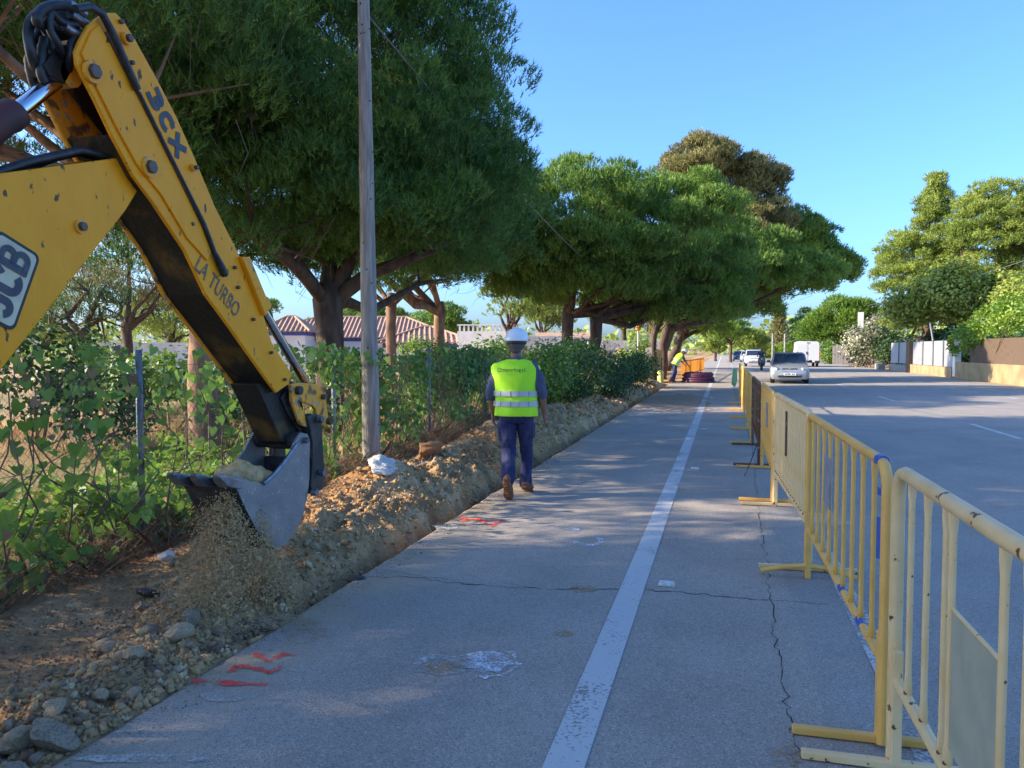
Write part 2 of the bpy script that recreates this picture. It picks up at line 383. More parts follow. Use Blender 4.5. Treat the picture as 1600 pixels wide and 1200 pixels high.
crack([g(600, 893), g(700, 905), g(735, 914)], .005, path, 5, n=8)
crack([g(1200, 938), g(1300, 946)], .006, path, 6, n=8)
crack([(.43, 20), (.40, 28), (.44, 38)], .02, path, 8, n=30)
crack([(-2.2, 13.2), (-.8, 13.5), (.4, 13.3)], .012, path, 9, n=16)
# ---- spray paint and splashes
m_red = wornmat('red spray', (.92, .08, .055), .40, .56, 130, 9); m_wht = wornmat('white splash', (.66, .67, .70), .42, .60, 80, 9); m_wht2 = wornmat('faint splash', (.50, .48, .43), .42, .60, 80, 6); m_rst = wornmat('sand stain', (.45, .26, .12), .42, .66, 60, 6)
def stroke(name, px, w, m, parent=path, z=.0045, label=None):
    P = [onZ(x, y, z) for x, y in px]; vs = []; fs = []
    Q = []
    for a, b in zip(P[:-1], P[1:]):
        for k in range(5): Q.append(a.lerp(b, k/5))
    Q.append(P[-1])
    for k, p in enumerate(Q):
        t = (Q[min(k+1, len(Q)-1)]-Q[max(k-1, 0)]).normalized(); s = Vector((-t.y, t.x, 0)); ww = w*(.6+.4*math.sin(k*1.3)+.2)
        vs += [p+s*ww/2, p-s*ww/2]
    for k in range(len(Q)-1): fs.append((2*k, 2*k+1, 2*k+3, 2*k+2))
    return MB().add(vs, fs).build(name, m, parent)
stroke('spray_mark', [(298, 1063), (340, 1066), (418, 1070)], .05, m_red)
stroke('spray_mark', [(360, 1050), (366, 1042), (374, 1040), (402, 1044), (420, 1050), (432, 1046), (441, 1041)], .042, m_red, z=.0052)
stroke('spray_mark', [(398, 1020), (418, 1032), (430, 1028), (440, 1021), (462, 1024)], .04, m_red, z=.0058)
stroke('spray_mark', [(426, 1029), (446, 1022)], .03, m_red, z=.0064)
stroke('spray_mark', [(716, 808), (742, 812), (790, 816)], .05, m_red); stroke('spray_mark', [(718, 815), (745, 810), (768, 822), (786, 811)], .045, m_red, z=.0055)
def blot(name, cx, cy, rx, ry, m, z, seed=0, a0=0, a1=2*math.pi, inner=0.):
    r = random.Random(seed); n = 36; o = []; inn = []
    for k in range(n+1):
        a = a0+(a1-a0)*k/n; q = 1+r.uniform(-.14, .14); o.append(onZ(cx+rx*q*math.cos(a), cy+ry*q*math.sin(a), z)); inn.append(onZ(cx+rx*inner*math.cos(a), cy+ry*inner*math.sin(a), z))
    MB().add(o+inn, [(k, k+1, n+2+k, n+1+k) for k in range(n)]).build(name, m, path)
blot('paint_splash', 762, 1033, 38, 17, m_wht, .0045, 1); blot('paint_splash', 690, 1038, 46, 16, m_wht2, .0051, 2); blot('paint_splash', 688, 1042, 34, 9, m_rst, .0056, 3)
blot('paint_splash', 760, 1034, 50, 24, m_wht, .0062, 4, -1.2, 1.9, .9)
blot('paint_splash', 920, 846, 24, 7, m_wht, .0045, 5, -1.0, 3.4, .62); blot('paint_splash', 895, 827, 11, 3, m_wht, .0045, 6)
blot('paint_splash', 225, 1185, 110, 7, m_wht2, .0045, 7); blot('paint_splash', 350, 1088, 40, 8, m_wht2, .0045, 8); blot('paint_splash', 702, 822, 26, 6, m_wht2, .005, 9)
blot('sand_stain', 910, 920, 22, 5, m_rst, .0047, 10); blot('sand_stain', 430, 985, 80, 26, wornmat('spilt sand', (.42, .31, .17), .47, .66, 60, 2.5), .0048, 11); blot('sand_stain', 1230, 1185, 26, 22, m_rst, .005, 12); blot('sand_stain', 880, 990, 16, 5, m_rst, .005, 13)
blot('sand_stain', 1050, 628, 60, 12, m_rst, .005, 14)
# ---- road studs
m_stud = mat('stud white', (.72, .72, .70), .4, (.5, .48, .44), 40); m_stud2 = mat('stud amber', (.6, .5, .08), .3)
for k in range(7):
    y = 5.0+k*5.05; t = thing('road_stud', ['nearest white road stud beside the worn path line, on the crack', 'white road stud beside the path line, second nearest', 'white road stud beside the path line, third nearest', 'white road stud beside the path line, fourth nearest', 'white road stud beside the path line, third from the far end', 'white road stud beside the path line, last but one', 'farthest white road stud beside the path line'][k], 'road stud', (-.34, y, 0), 0, 'road studs along the path line')
    MB().prism([(-.055, 0), (.055, 0), (.042, .017), (-.042, .017)], (-.34, y-.04, .002), (1, 0, 0), (0, 0, 1), (0, 1, 0), .08).build('body', m_stud, t, bevel=.003)
    MB().box((-.34+.047, y, .012), (.006, .07, .008)).build('reflector', m_stud2, t)
# ================================================================ excavator arm (its plane is parallel to the trench)
XD = -2.61; WD = .28                     # right face and width of the dipper
m_yel = mat('digger yellow', (.95, .37, .012), .42, (.88, .325, .010), 5, .7, bump=.12, bscale=30, col3=(.10, .06, .03), scale3=13, lo3=.66, hi3=.70, spec=.22, stretch=(1, 1.7, .9))
m_yel2 = mat('worn yellow', (.90, .36, .018), .5, (.09, .065, .04), 14, .9, bump=.2, bscale=40, lo=.54, hi=.64, col3=(.35, .30, .24), scale3=26, lo3=.6, hi3=.66)
m_under = mat('dark underside', (.016, .012, .009), .55, (.20, .10, .012), 4.5, .8, bump=.3, bscale=30, lo=.55, hi=.75)  # near-black with brown patches, for undersides, nose, web, bracket and liner
m_steel = mat('bucket steel', (.24, .235, .23), .45, (.36, .33, .29), 7, .8, bump=.2, bscale=60, metal=.3, col3=(.6, .58, .54), scale3=60, lo3=.66, hi3=.70)
m_dsteel = mat('dark steel', (.035, .033, .032), .5, (.10, .085, .07), 10, .6, bump=.2, metal=.3)
m_shine = mat('worn teeth', (.30, .32, .36), .3, (.12, .12, .13), 16, .7, metal=.8)
m_chrome = mat('chrome rod', (.62, .64, .68), .12, metal=1.)
m_rub = mat('black hose', (.014, .014, .015), .45, (.035, .035, .035), 30)
m_rust = mat('rusty steel', (.16, .07, .03), .8, (.06, .035, .025), 25, bump=.3)
m_bolt = mat('bolt', (.10, .085, .08), .5, (.16, .10, .06), 40, metal=.5)
m_redb = mat('ram barrel', (.085, .02, .02), .6, (.05, .03, .025), 10, bump=.1)
arm = thing('backhoe_arm', 'yellow backhoe digger arm reaching over the trench, bucket spilling sand', 'digger arm', (-2.75, .9, 0))
EY, EZ, EX = Vector((0, 1, 0)), Vector((0, 0, 1)), Vector((1, 0, 0))
def poly(px, X): return [(p.y, p.z) for p in (onX(x, y, X) for x, y in px)]
def plate(pl, X, t, name, m, par=arm, bevel=.006):
    return MB().prism(pl, (X, 0, 0), EY, EZ, EX, -t).build(name, m, par, bevel=bevel)
# dipper
low = [(119, 80), (121, 101), (150, 157), (175, 210), (210, 276), (241, 318), (290, 392), (322, 460), (360, 512), (390, 555), (432, 614)]
high = [(452, 600), (455, 582), (425, 535), (412, 492), (400, 458), (385, 420), (364, 378), (336, 322), (301, 238), (276, 182), (245, 122), (212, 62), (196, 36), (182, 20), (165, 20), (152, 29), (139, 40), (126, 63)]
dp = poly(low+high, XD)
dip = plate(dp, XD, .022, 'dipper', m_yel)
plate(dp, XD-WD+.022, .022, 'dipper_far_plate', m_yel2)
L3 = [onX(*p, XD) for p in low]; H3 = [onX(*p, XD) for p in high]
mb = MB(); vs = []; fs = []
lw = [onX(*p, XD) for p in low[3:]]
for p in lw: vs += [(XD-.004, p.y+.012, p.z+.004), (XD-WD+.004, p.y+.012, p.z+.004)]
for k in range(len(lw)-1): fs.append((2*k, 2*k+1, 2*k+3, 2*k+2))
mb.add(vs, fs); k0 = lw[-1]
mb.box((XD-WD/2, k0.y+.03, k0.z+.03), (WD-.03, .05, .02)); mb.build('underside_plate', m_under, arm)
hw = [onX(*p, XD) for p in high[2:12]]; vs = []; fs = []
for p in hw: vs += [(XD-.004, p.y-.012, p.z-.006), (XD-WD+.004, p.y-.012, p.z-.006)]
for k in range(len(hw)-1): fs.append((2*k, 2*k+1, 2*k+3, 2*k+2))
MB().add(vs, fs).build('top_plate', m_yel2, arm)
# raised stiffener along the left part of the side and rusty hose channel
st = poly([(125, 84), (140, 50), (152, 40), (165, 60), (215, 150), (262, 240), (300, 320), (330, 384), (322, 408), (290, 372), (250, 305), (212, 258), (180, 200), (150, 140)], XD)
plate(st, XD+.012, .012, 'stiffener', m_yel, bevel=.004)
ch = [onX(x, y, XD+.014) for x, y in [(166, 50), (190, 98), (215, 145), (250, 215), (283, 282), (310, 338), (330, 380)]]
MB().tube(ch, .012, 6).build('channel_lip', m_rust, arm, True)
hs = [onX(x, y, XD+.03) for x, y in [(118, 14), (140, 10), (160, 22), (176, 52), (198, 102), (215, 140)]]
MB().tube(hs, .017, 8).build('hose', m_rub, arm, True)
hs = [onX(x, y, XD+.02) for x, y in [(217, 145), (255, 222), (290, 292), (318, 350), (335, 395), (345, 415), (352, 430)]]
MB().tube(hs, [.010, .010, .010, .014, .014, .020, .020], 8).build('hose', m_rub, arm, True)
# pins and bolts
def bolt(x, y, r, X=XD, collar=True, par=arm, h=.03):
    p = onX(x, y, X); mb = MB(); mb.tube([p, p+EX*h], r, 6)
    o = mb.build('bolt', m_bolt, par, bevel=.003)
    if collar: MB().tube([p-EX*.004, p+EX*.012], r*1.5, 16).build('collar', m_yel2, o)
for x, y, r in [(232, 261, .032), (143, 112, .032), (197, 60, .018), (302, 262, .012)]: bolt(x, y, r, X=XD+.01)
for x, y in [(370, 449), (394, 499), (422, 551), (443, 593), (365, 418), (204, 98), (298, 350), (187, 34)]: bolt(x, y, .011, collar=False, h=.02)
# bucket ram lying on the dipper's back: housing and chrome rod
pa, pb, pc = [onX(x, y, XD-.10) for x, y in ((378, 408), (408, 480), (486, 612))]
mb = MB(); mb.tube([pa, pb], .052, 14); mb.tube([pb-(pb-pa).normalized()*.04, pb+(pb-pa).normalized()*.01], .062, 14); mb.build('bucket_ram_barrel', m_yel2, arm, True)
MB().tube([pb, pc], .030, 12).build('bucket_ram_rod', m_chrome, arm, True)
cv = poly([(372, 400), (388, 418), (418, 478), (410, 494)], XD+.006); plate(cv, XD+.03, .03, 'ram_guard', m_yel)
# dipper nose
ns = poly([(400, 600), (440, 590), (468, 600), (474, 640), (478, 690), (462, 702), (440, 690), (425, 655)], XD-.05)
plate(ns, XD-.05, WD-.10, 'dipper_nose', m_under)
nl = poly([(448, 612), (462, 640), (476, 664), (470, 676), (452, 648), (440, 622)], XD-.03); plate(nl, XD-.03, .02, 'nose_strap', m_dsteel)
# tipping links (yellow) with window
XL = XD+.02
lk = poly([(455, 600), (470, 598), (502, 601), (509, 615), (513, 650), (516, 660), (510, 667), (502, 664), (496, 652), (494, 640), (489, 634), (468, 627), (460, 632), (457, 628)], XL)
plate(lk, XL, .025, 'tipping_link', m_yel2); plate(lk, XL-WD-.01, .025, 'tipping_link', m_yel2)
l2 = poly([(458, 630), (468, 627), (478, 650), (482, 668), (470, 664)], XL); plate(l2, XL-.004, .02, 'link_foot', m_yel2)
for x, y, r, mm in [(464, 610, .028, m_dsteel), (503, 620, .018, m_bolt), (512, 658, .024, m_rust)]:
    p = onX(x, y, XL); MB().tube([p+EX*.03, p-EX*(WD+.05)], r, 12).build('pin', mm, arm, True)
# bucket
XB = XD+.035; WB = .345
pr = [(462, 690), (470, 676), (481, 678), (485, 690), (484, 715), (484, 745), (481, 775), (474, 805), (462, 832), (446, 852), (430, 859), (414, 848), (398, 822), (384, 795), (372, 768), (362, 748), (372, 744), (392, 752), (412, 756), (428, 741), (444, 722), (455, 706)]
bp_ = poly(pr, XB)
plate(bp_, XB, .018, 'bucket_side', m_steel, bevel=.004); plate(bp_, XB-WB+.018, .018, 'bucket_side', m_steel, bevel=.004)
wr = [onX(*p, XB) for p in pr[4:16]]; vs = []; fs = []
cen = Vector((0, sum(p.y for p in wr)/len(wr), sum(p.z for p in wr)/len(wr)))
for p in wr:
    n_ = Vector((0, p.y-cen.y, p.z-cen.z)).normalized()*.016
    vs += [(XB-.003, p.y, p.z), (XB-WB+.003, p.y, p.z), (XB-WB+.003, p.y-n_.y, p.z-n_.z), (XB-.003, p.y-n_.y, p.z-n_.z)]
for k in range(len(wr)-1):
    a = 4*k
    for j in range(4): fs.append((a+j, a+(j+1) % 4, a+4+(j+1) % 4, a+4+j))
MB().add(vs, fs).build('bucket_shell', m_dsteel, arm)  # darker steel than the bucket sides: shade of the underside put into the colour
e0 = onX(440, 726, XB-.03); e1 = onX(412, 757, XB-.03)
edge = [onX(x, y, XB+.006) for x, y in [(464, 694), (455, 706), (444, 722), (428, 741), (412, 756)]]
MB().tube(edge, .012, 6).build('cutting_edge', m_shine, arm, True)
tb = onX(362, 750, XB); tdir = Vector((0, -.80, .16)).normalized(); tup = Vector((0, .16, .80)).normalized()
for k in range(3):
    xx = XB-.03-k*(WB-.06)/2; o = Vector((xx, tb.y, tb.z)); mb = MB(); vs = []
    for s_, wv, hh, dz in ((-.09, .036, .050, -.025), (.02, .036, .056, -.012), (.07, .033, .040, .004), (.105, .024, .012, .016)):
        c = o+tdir*s_+tup*dz; vs += [c+EX*wv+tup*hh*.5, c-EX*wv+tup*hh*.5, c-EX*wv-tup*hh*.5, c+EX*wv-tup*hh*.5]
    fs = [(0, 1, 2, 3), (15, 14, 13, 12)]
    for q in range(3):
        for j in range(4): fs.append((q*4+j, q*4+(j+1) % 4, q*4+4+(j+1) % 4, q*4+4+j))
    mb.add(vs, fs).build('tooth', m_shine, arm, bevel=.007)
# hinge drum, thrust link and their pins
hp = onX(474, 688, XB); MB().tube([hp-EX*.02, hp-EX*(WB-.02)], .055, 16).build('hinge_drum', m_dsteel, arm, True)
MB().tube([hp+EX*.035, hp-EX*(WB+.02)], .020, 12).build('pin', m_shine, arm, True)
tl = poly([(474, 652), (482, 646), (494, 648), (497, 660), (500, 720), (503, 745), (497, 765), (484, 772), (480, 760), (484, 700), (478, 668)], XB-.03)
plate(tl, XB-.0, .05, 'thrust_link', m_dsteel); plate(tl, XB-WB+.06, .05, 'thrust_link', m_dsteel)
for x, y in [(497, 655), (500, 738), (488, 769)]:
    p = onX(x, y, XB+.012); MB().tube([p, p+EX*.035], .024, 12).build('pin', m_shine, arm, True)
p = onX(492, 700, XB); MB().box((XB-.01, p.y, p.z), (.03, .06, .10)).build('link_boss', m_dsteel, arm, bevel=.006)
# boom
XM = XD-.055; WM = .20
bo = [(p.y, p.z) for p in (onX(x, y, XM) for x, y in [(0, 581), (93, 462), (155, 382), (175, 357), (196, 330), (230, 275), (222, 256), (182, 247), (90, 259), (0, 271)])]
bo = bo+[(1.95, 2.02), (1.45, 1.62), (.98, 1.10), (.86, .98), (.90, .74), (1.15, .70), (1.55, .88)]
plate(bo, XM, .02, 'boom', m_yel); plate(bo, XM-WM+.02, .02, 'boom_far_plate', m_yel2)
n_b = len(bo); vs = [(XM-.012, y, z) for y, z in bo]+[(XM-WM+.012, y, z) for y, z in bo]
cy = sum(b[0] for b in bo)/n_b; cz = sum(b[1] for b in bo)/n_b
vs = [(x, y+(cy-y)*.012, z+(cz-z)*.012) for x, y, z in vs]
MB().add(vs, [(i, (i+1) % n_b, n_b+(i+1) % n_b, n_b+i) for i in range(n_b)]).build('boom_web', m_under, arm)
bolt(124, 354, .020, X=XM)
for k, (a, b, r) in enumerate([((40, 258), (175, 232), .018), ((20, 266), (180, 240), .016), ((60, 262), (165, 238), .013)]):
    X = XM-.04-k*.045; pa, pb = onX(*a, X), onX(*b, X); mid = pa.lerp(pb, .6)+Vector((0, 0, .02+.01*k))
    back = Vector((X, 1.5, 1.75)); MB().tube([back, pa+Vector((0, 0, .01)), mid, pb+Vector((0, .06, -.04))], r, 8).build('hose', m_rub, arm, True)
# dipper ram
ra, rb_ = onX(97, 118, XD-WD/2), onX(28, 172, XD-WD/2)
dv = (rb_-ra).normalized()
MB().tube([ra, rb_+dv*.1], .034, 14).build('dipper_ram_rod', m_chrome, arm, True)
bb = rb_+dv*.02; mb = MB(); mb.tube([bb, bb+dv*.05, bb+dv*.06, bb+dv*1.15], [.062, .062, .055, .055], 16); mb.build('dipper_ram_barrel', m_redb, arm, True)
MB().tube([ra-EX*.05, ra+EX*.05], .055, 14).build('ram_eye', m_yel2, arm, True)
bl = poly([(78, 100), (100, 72), (128, 66), (124, 108), (112, 130), (88, 118)], XD-.06); plate(bl, XD-.09, .10, 'ram_bracket', m_under)
pi = poly([(126, 70), (124, 104), (150, 160), (176, 214), (206, 268), (190, 250), (150, 200), (110, 150), (100, 110)], XD-WD+.03); plate(pi, XD-WD+.05, .015, 'shade_liner', m_under)  # liner and bracket coloured near-black for the shade between the dipper plates
# hose bundle at the crown of the dipper
def hose(pts, r=.015, m=None):
    P = [onX(x, y, X) for x, y, X in pts]; Q = []
    n = len(P)
    for k in range(n-1):
        a, b, c, d = P[max(k-1, 0)], P[k], P[k+1], P[min(k+2, n-1)]
        for j in range(6):
            t = j/6; Q.append(.5*((2*b)+(c-a)*t+(2*a-5*b+4*c-d)*t*t+(3*b-a-3*c+d)*t**3))
    Q.append(P[-1]); MB().tube(Q, r, 8).build('hose', m or m_rub, arm, True)
a_ = XD-.05; b_ = XD-.12; c_ = XD-.20
hose([(118, 14, a_), (90, 8, a_), (64, 16, a_), (58, 34, a_), (72, 46, b_), (84, 80, b_), (98, 100, b_)], .021)
hose([(112, 30, b_), (80, 18, b_), (54, 24, b_), (44, 50, b_), (50, 90, b_), (60, 118, c_)], .020)
hose([(120, 40, a_), (96, 34, a_), (80, 20, a_), (78, 45, a_), (92, 72, a_), (100, 96, b_)], .016)
hose([(126, 50, a_), (112, 66, a_), (110, 90, a_), (106, 116, b_)], .016)
hose([(60, 50, c_), (50, 70, c_), (46, 100, c_), (52, 130, c_), (66, 150, c_)], .017)
hose([(75, 30, c_), (60, 44, c_), (66, 76, c_), (60, 110, c_)], .018)
hose([(70, 60, b_), (66, 84, b_), (64, 112, b_), (70, 128, b_)], .02)
for q in [(118, 11, a_), (122, 28, a_), (112, 47, a_), (105, 22, b_)]:
    p = onX(*q); MB().tube([p+Vector((0, -.04, .0)), p+Vector((0, .045, -.012))], .021, 8).build('hose_fitting', m_shine, arm, True)
MB().box(tuple(onX(92, 42, b_)), (.10, .10, .08)).build('valve_block', m_dsteel, arm, bevel=.01)
# king post and rear frame that carry the boom, out of the picture to the left
mb = MB(); mb.box((XM-WM/2, .80, .80), (.16, .22, .55)); mb.box((XM-WM/2, .62, .62), (.30, .18, .9)); mb.build('king_post', m_dsteel, arm, bevel=.01)
mb = MB(); mb.box((XM-WM/2-.35, .46, .62), (2.1, .12, .34)); mb.build('rear_frame', m_yel2, arm, bevel=.01)
for s_ in (-1.35, .62):
    mb = MB(); mb.box((XM-WM/2+s_, .46, .42), (.14, .14, .84)); mb.box((XM-WM/2+s_, .46, .0), (.30, .34, .05)); mb.build('stabiliser_leg', m_yel2, arm, bevel=.008)
# ---- lettering
def text_mesh(s, bold=0., ext=.001, spacing=1.):
    c = bpy.data.curves.new('t', 'FONT'); c.body = s; c.offset = bold; c.extrude = ext; c.space_character = spacing; c.align_x = 'LEFT'
    o = bpy.data.objects.new('t', c); COL.objects.link(o); me = bpy.data.meshes.new_from_object(o.evaluated_get(bpy.context.evaluated_depsgraph_get()))
    bpy.data.objects.remove(o); return me
def letters(name, me, org, e, u, size, m, par, wide=1., world_off=None):
    e = Vector(e).normalized(); u = Vector(u); u = (u-e*u.dot(e)).normalized(); n_ = e.cross(u); off = Vector(world_off or par.location)
    co = [Vector(org)+e*(v.co.x*size*wide)+u*(v.co.y*size)+n_*(v.co.z) - off for v in me.vertices]
    me = me.copy()
    for v, c_ in zip(me.vertices, co): v.co = c_
    return link(name, me, m, par)
m_navy = mat('navy letters', (.032, .042, .062), .5, (.06, .068, .08), 20); m_gry = mat('stencil grey', (.13, .125, .11), .7, (.40, .24, .06), 30, lo=.5, hi=.62)
a1 = onX(228, 143, XD+.003); a2 = onX(278, 251, XD+.003); e = a2-a1; up_ = Vector((0, -e.z, e.y))
Lw = e.length; e = e.normalized(); u = up_.normalized()
def arc(cx, cy, rx, ry, a0, a1, n=10): return [(cx+rx*math.cos(R(a0+(a1-a0)*k/n)), cy+ry*math.sin(R(a0+(a1-a0)*k/n))) for k in range(n+1)]
def fat(path, wd, org, sc_x, sc_y, lift=.0062):
    P = [Vector((a*sc_x, b*sc_y, 0)) for a, b in path]; vs = []; fs = []
    for k, p in enumerate(P):
        t = (P[min(k+1, len(P)-1)]-P[max(k-1, 0)]).normalized(); s_ = Vector((-t.y, t.x, 0))*wd/2
        for q in (p+s_, p-s_): vs.append(org+e*q.x+u*q.y+EX*lift)
    for k in range(len(P)-1): fs.append((2*k, 2*k+1, 2*k+3, 2*k+2))
    MB().add(vs, fs).build('lettering', m_navy, arm)
cw = Lw*.29; chh = .092; wd = .028
fat([(.08, .86), (.55, .86)]+arc(.58, .69, .26, .17, 90, -90, 8)+[(.4, .52)], wd, a1, cw, chh, .001); fat([(.4, .50), (.58, .49)]+arc(.60, .29, .28, .20, 90, -90, 8)+[(.05, .10)], wd, a1, cw, chh, .0018)
o1 = a1+e*(Lw*.34); fat([(.92, .78)]+arc(.52, .62, .38, .26, 40, 180, 8)+[(.14, .4)]+arc(.52, .38, .38, .26, 180, 320, 8), wd, o1, cw, chh, .001)
o2 = a1+e*(Lw*.68); fat([(.02, .98), (.98, .02)], wd*1.1, o2, cw, chh, .001); fat([(.98, .98), (.02, .02)], wd*1.1, o2, cw, chh, .0018)
a1 = onX(303, 418, XD+.003); a2 = onX(374, 503, XD+.003); e = a2-a1; up_ = Vector((0, -e.z, e.y))
letters('lettering', text_mesh('LA TURBO', .006, spacing=1.06), a1, e, up_, .125, m_gry, arm, wide=e.length/.125/5.35)
# company plate on the boom: cream panel, dark rim, heavy letters
q1 = onX(21, 519, XM+.003); q2 = onX(63, 400, XM+.003); e = (q2-q1); Lp = e.length; e.normalize(); u = Vector((0, -e.z, e.y))
Hp = Lp*.62
def rrect(w_, h_, r, n=5):
    o = []
    for cx, cy, a in ((w_-r, r, -90), (w_-r, h_-r, 0), (r, h_-r, 90), (r, r, 180)):
        for k in range(n+1): t = R(a+90*k/n); o.append((cx+r*math.cos(t), cy+r*math.sin(t)))
    return o
m_cream = mat('plate cream', (.62, .55, .36), .5, (.50, .44, .29), 12); m_blk = mat('plate black', (.012, .014, .018), .5)
pln = MB().prism(rrect(Lp, Hp, .03), q1, e, u, EX, .003).build('plate_rim', m_blk, arm)
MB().prism(rrect(Lp-.026, Hp-.026, .022), q1+(e+u)*.013, e, u, EX, .0045).build('plate_panel', m_cream, arm)
cw = (Lp-.07)/3; chh = Hp-.06; wd = cw*.44; o0 = q1+e*.03+u*.03
fat([(.9, .85), (.45, .85)], wd*.8, o0, cw, chh, 0.0063); fat([(.74, .95), (.74, .4)]+arc(.45, .32, .29, .18, 0, -165), wd*.8, o0, cw, chh, 0.0071)
o1 = o0+e*(cw*1.06); fat([(.95, .72)]+arc(.5, .70, .36, .16, 20, 180, 8)+[(.14, .35)]+arc(.5, .30, .36, .18, 180, 340, 8), wd*.85, o1, cw, chh, 0.0079)
o2 = o0+e*(cw*2.1); fat([(.2, .98), (.2, .02)], wd*.8, o2, cw, chh, 0.0087); fat([(.2, .88), (.55, .88)]+arc(.58, .70, .26, .18, 90, -90, 8)+[(.3, .52)], wd*.62, o2, cw, chh, 0.0095); fat([(.3, .50), (.58, .50)]+arc(.62, .30, .28, .19, 90, -90, 8)+[(.2, .11)], wd*.62, o2, cw, chh, 0.0103)

# ---- soil in the bucket and the sand that is falling
m_sand = mat('spilling sand', (.64, .41, .18), .95, (.46, .29, .13), 20, bump=.6, bscale=60, col3=(.5, .40, .27), scale3=50, lo3=.6, hi3=.68)
def lumps(name, pts, rads, m, vox=.02, nz=.02, sd=0, **kw):
    mb = MB()
    for (p, r) in zip(pts, rads):
        mb.lathe([(.15*r, -.98*r), (.6*r, -.8*r), (.92*r, -.4*r), (r, 0), (.92*r, .4*r), (.6*r, .8*r), (.15*r, .98*r)], p, 12)
    me_ = grown(mb, vox, 3); co = np.empty(len(me_.vertices)*3, np.float32); me_.vertices.foreach_get('co', co); co = co.reshape(-1, 3)
    co += nz*(np.stack([fbm(co[:, 1]*16, co[:, 2]*16+co[:, 0]*9, sd+1), fbm(co[:, 0]*16, co[:, 2]*16+co[:, 1]*7, sd+2), fbm(co[:, 0]*16, co[:, 1]*16, sd+3)], 1)-.47)*2
    me_.vertices.foreach_set('co', co.reshape(-1)); o = link(name, me_, m); return o
bs = [onX(x, y, XB-.17) for x, y in [(355, 752), (375, 745), (395, 752), (412, 764), (428, 770), (400, 775), (440, 800)]]
sd_ = lumps('sand_load', bs+[p+EX*.09 for p in bs[1:4]]+[p-EX*.10 for p in bs[1:4]], [.07, .10, .10, .10, .09, .10, .09]+[.07]*6, m_sand, .015)
tag(sd_, 'heaped load of tan sand in the digger bucket', 'sand', kind='stuff')
N = 15000
def stream(n, a, b, X0, sx, w0, w1, gmin=.002, gmax=.007):
    t = rng.random(n)**.75; A = np.array(onX(*a, X0)); B = np.array(onX(*b, X0)); c = A+(B-A)*t[:, None]
    s = (w0+(w1-w0)*t)[:, None]; P = c+rng.normal(size=(n, 3))*np.array([sx, 1, .6])*s
    g_ = rng.uniform(gmin, gmax, n)*np.where(rng.random(n) < .03, 2.6, 1); return P, g_
S = [stream(5000, (335, 765), (318, 1000), XB-.22, 1.0, .03, .085), stream(4200, (350, 770), (345, 960), XB-.10, 1.0, .03, .08), stream(3000, (402, 800), (432, 965), XB+.0, .8, .03, .08), stream(3600, (360, 760), (385, 900), XB-.06, .8, .02, .06), stream(9000, (305, 900), (305, 1025), XB-.2, 1.3, .08, .12, .0015, .004), stream(5000, (430, 880), (440, 965), XB-.02, 1., .05, .10, .0015, .004), stream(26000, (335, 770), (310, 1015), XB-.2, 1.2, .035, .12, .0007, .0017), stream(14000, (400, 800), (436, 965), XB-.02, 1., .03, .11, .0007, .0017)]
P = np.concatenate([s[0] for s in S]); G = np.concatenate([s[1] for s in S])
tet = unit(np.array([[1, 1, 1], [1, -1, -1], [-1, 1, -1], [-1, -1, 1]], float)); FT = np.array([[0, 1, 2], [0, 3, 1], [0, 2, 3], [1, 3, 2]])
jit = tet[None]+rng.normal(size=(len(P), 4, 3))*.35; VV = P[:, None]+jit*G[:, None, None]; VV[..., 2] = np.maximum(VV[..., 2], -.3)
tag(link('falling_sand', trimesh('falling_sand', VV[:, FT].reshape(-1, 3, 3)), m_sand), 'loose tan sand pouring from the bucket into the trench', 'sand', kind='stuff')
# ================================================================ stones
m_stone = mat('tan stone', (.50, .37, .22), .9, (.32, .22, .13), 8, bump=.5, bscale=40, obj=True); m_stone2 = mat('grey stone', (.36, .28, .19), .9, (.20, .15, .10), 8, bump=.5, bscale=40, obj=True)
m_stone3 = mat('white marl', (.62, .60, .56), .9, (.40, .36, .29), 6, bump=.4, bscale=30, obj=True, lo=.5, hi=.65); m_clod = mat('asphalt clod', (.05, .048, .047), .9, (.10, .095, .09), 20, bump=.6, bscale=50, obj=True)
m_org = mat('orange clay', (.40, .17, .06), .95, (.30, .16, .08), 6, bump=.5, bscale=30, obj=True)
def rockmesh(seed, sub=2, flat=.75):
    bm = bmesh.new(); bmesh.ops.create_icosphere(bm, subdivisions=sub, radius=1); r = random.Random(seed)
    pl = [(Vector((r.gauss(0, 1), r.gauss(0, 1), r.gauss(0, 1))).normalized(), r.uniform(.55, .85)) for _ in range(9)]
    for v in bm.verts:
        for n_, d in pl:
            k = v.co.dot(n_)
            if k > d: v.co -= n_*(k-d)*.9
        v.co *= 1+(.5*(float(fbm(v.co.x*2.2+seed, v.co.y*2.2+v.co.z*1.7, seed, 4))-.47) if sub > 2 else r.uniform(-.07, .07)); v.co.z *= flat
    me_ = bpy.data.meshes.new('stone'); bm.to_mesh(me_); bm.free(); me_.polygons.foreach_set('use_smooth', [True]*len(me_.polygons)); me_.set_sharp_from_angle(angle=R(38)); return me_
RM = {}
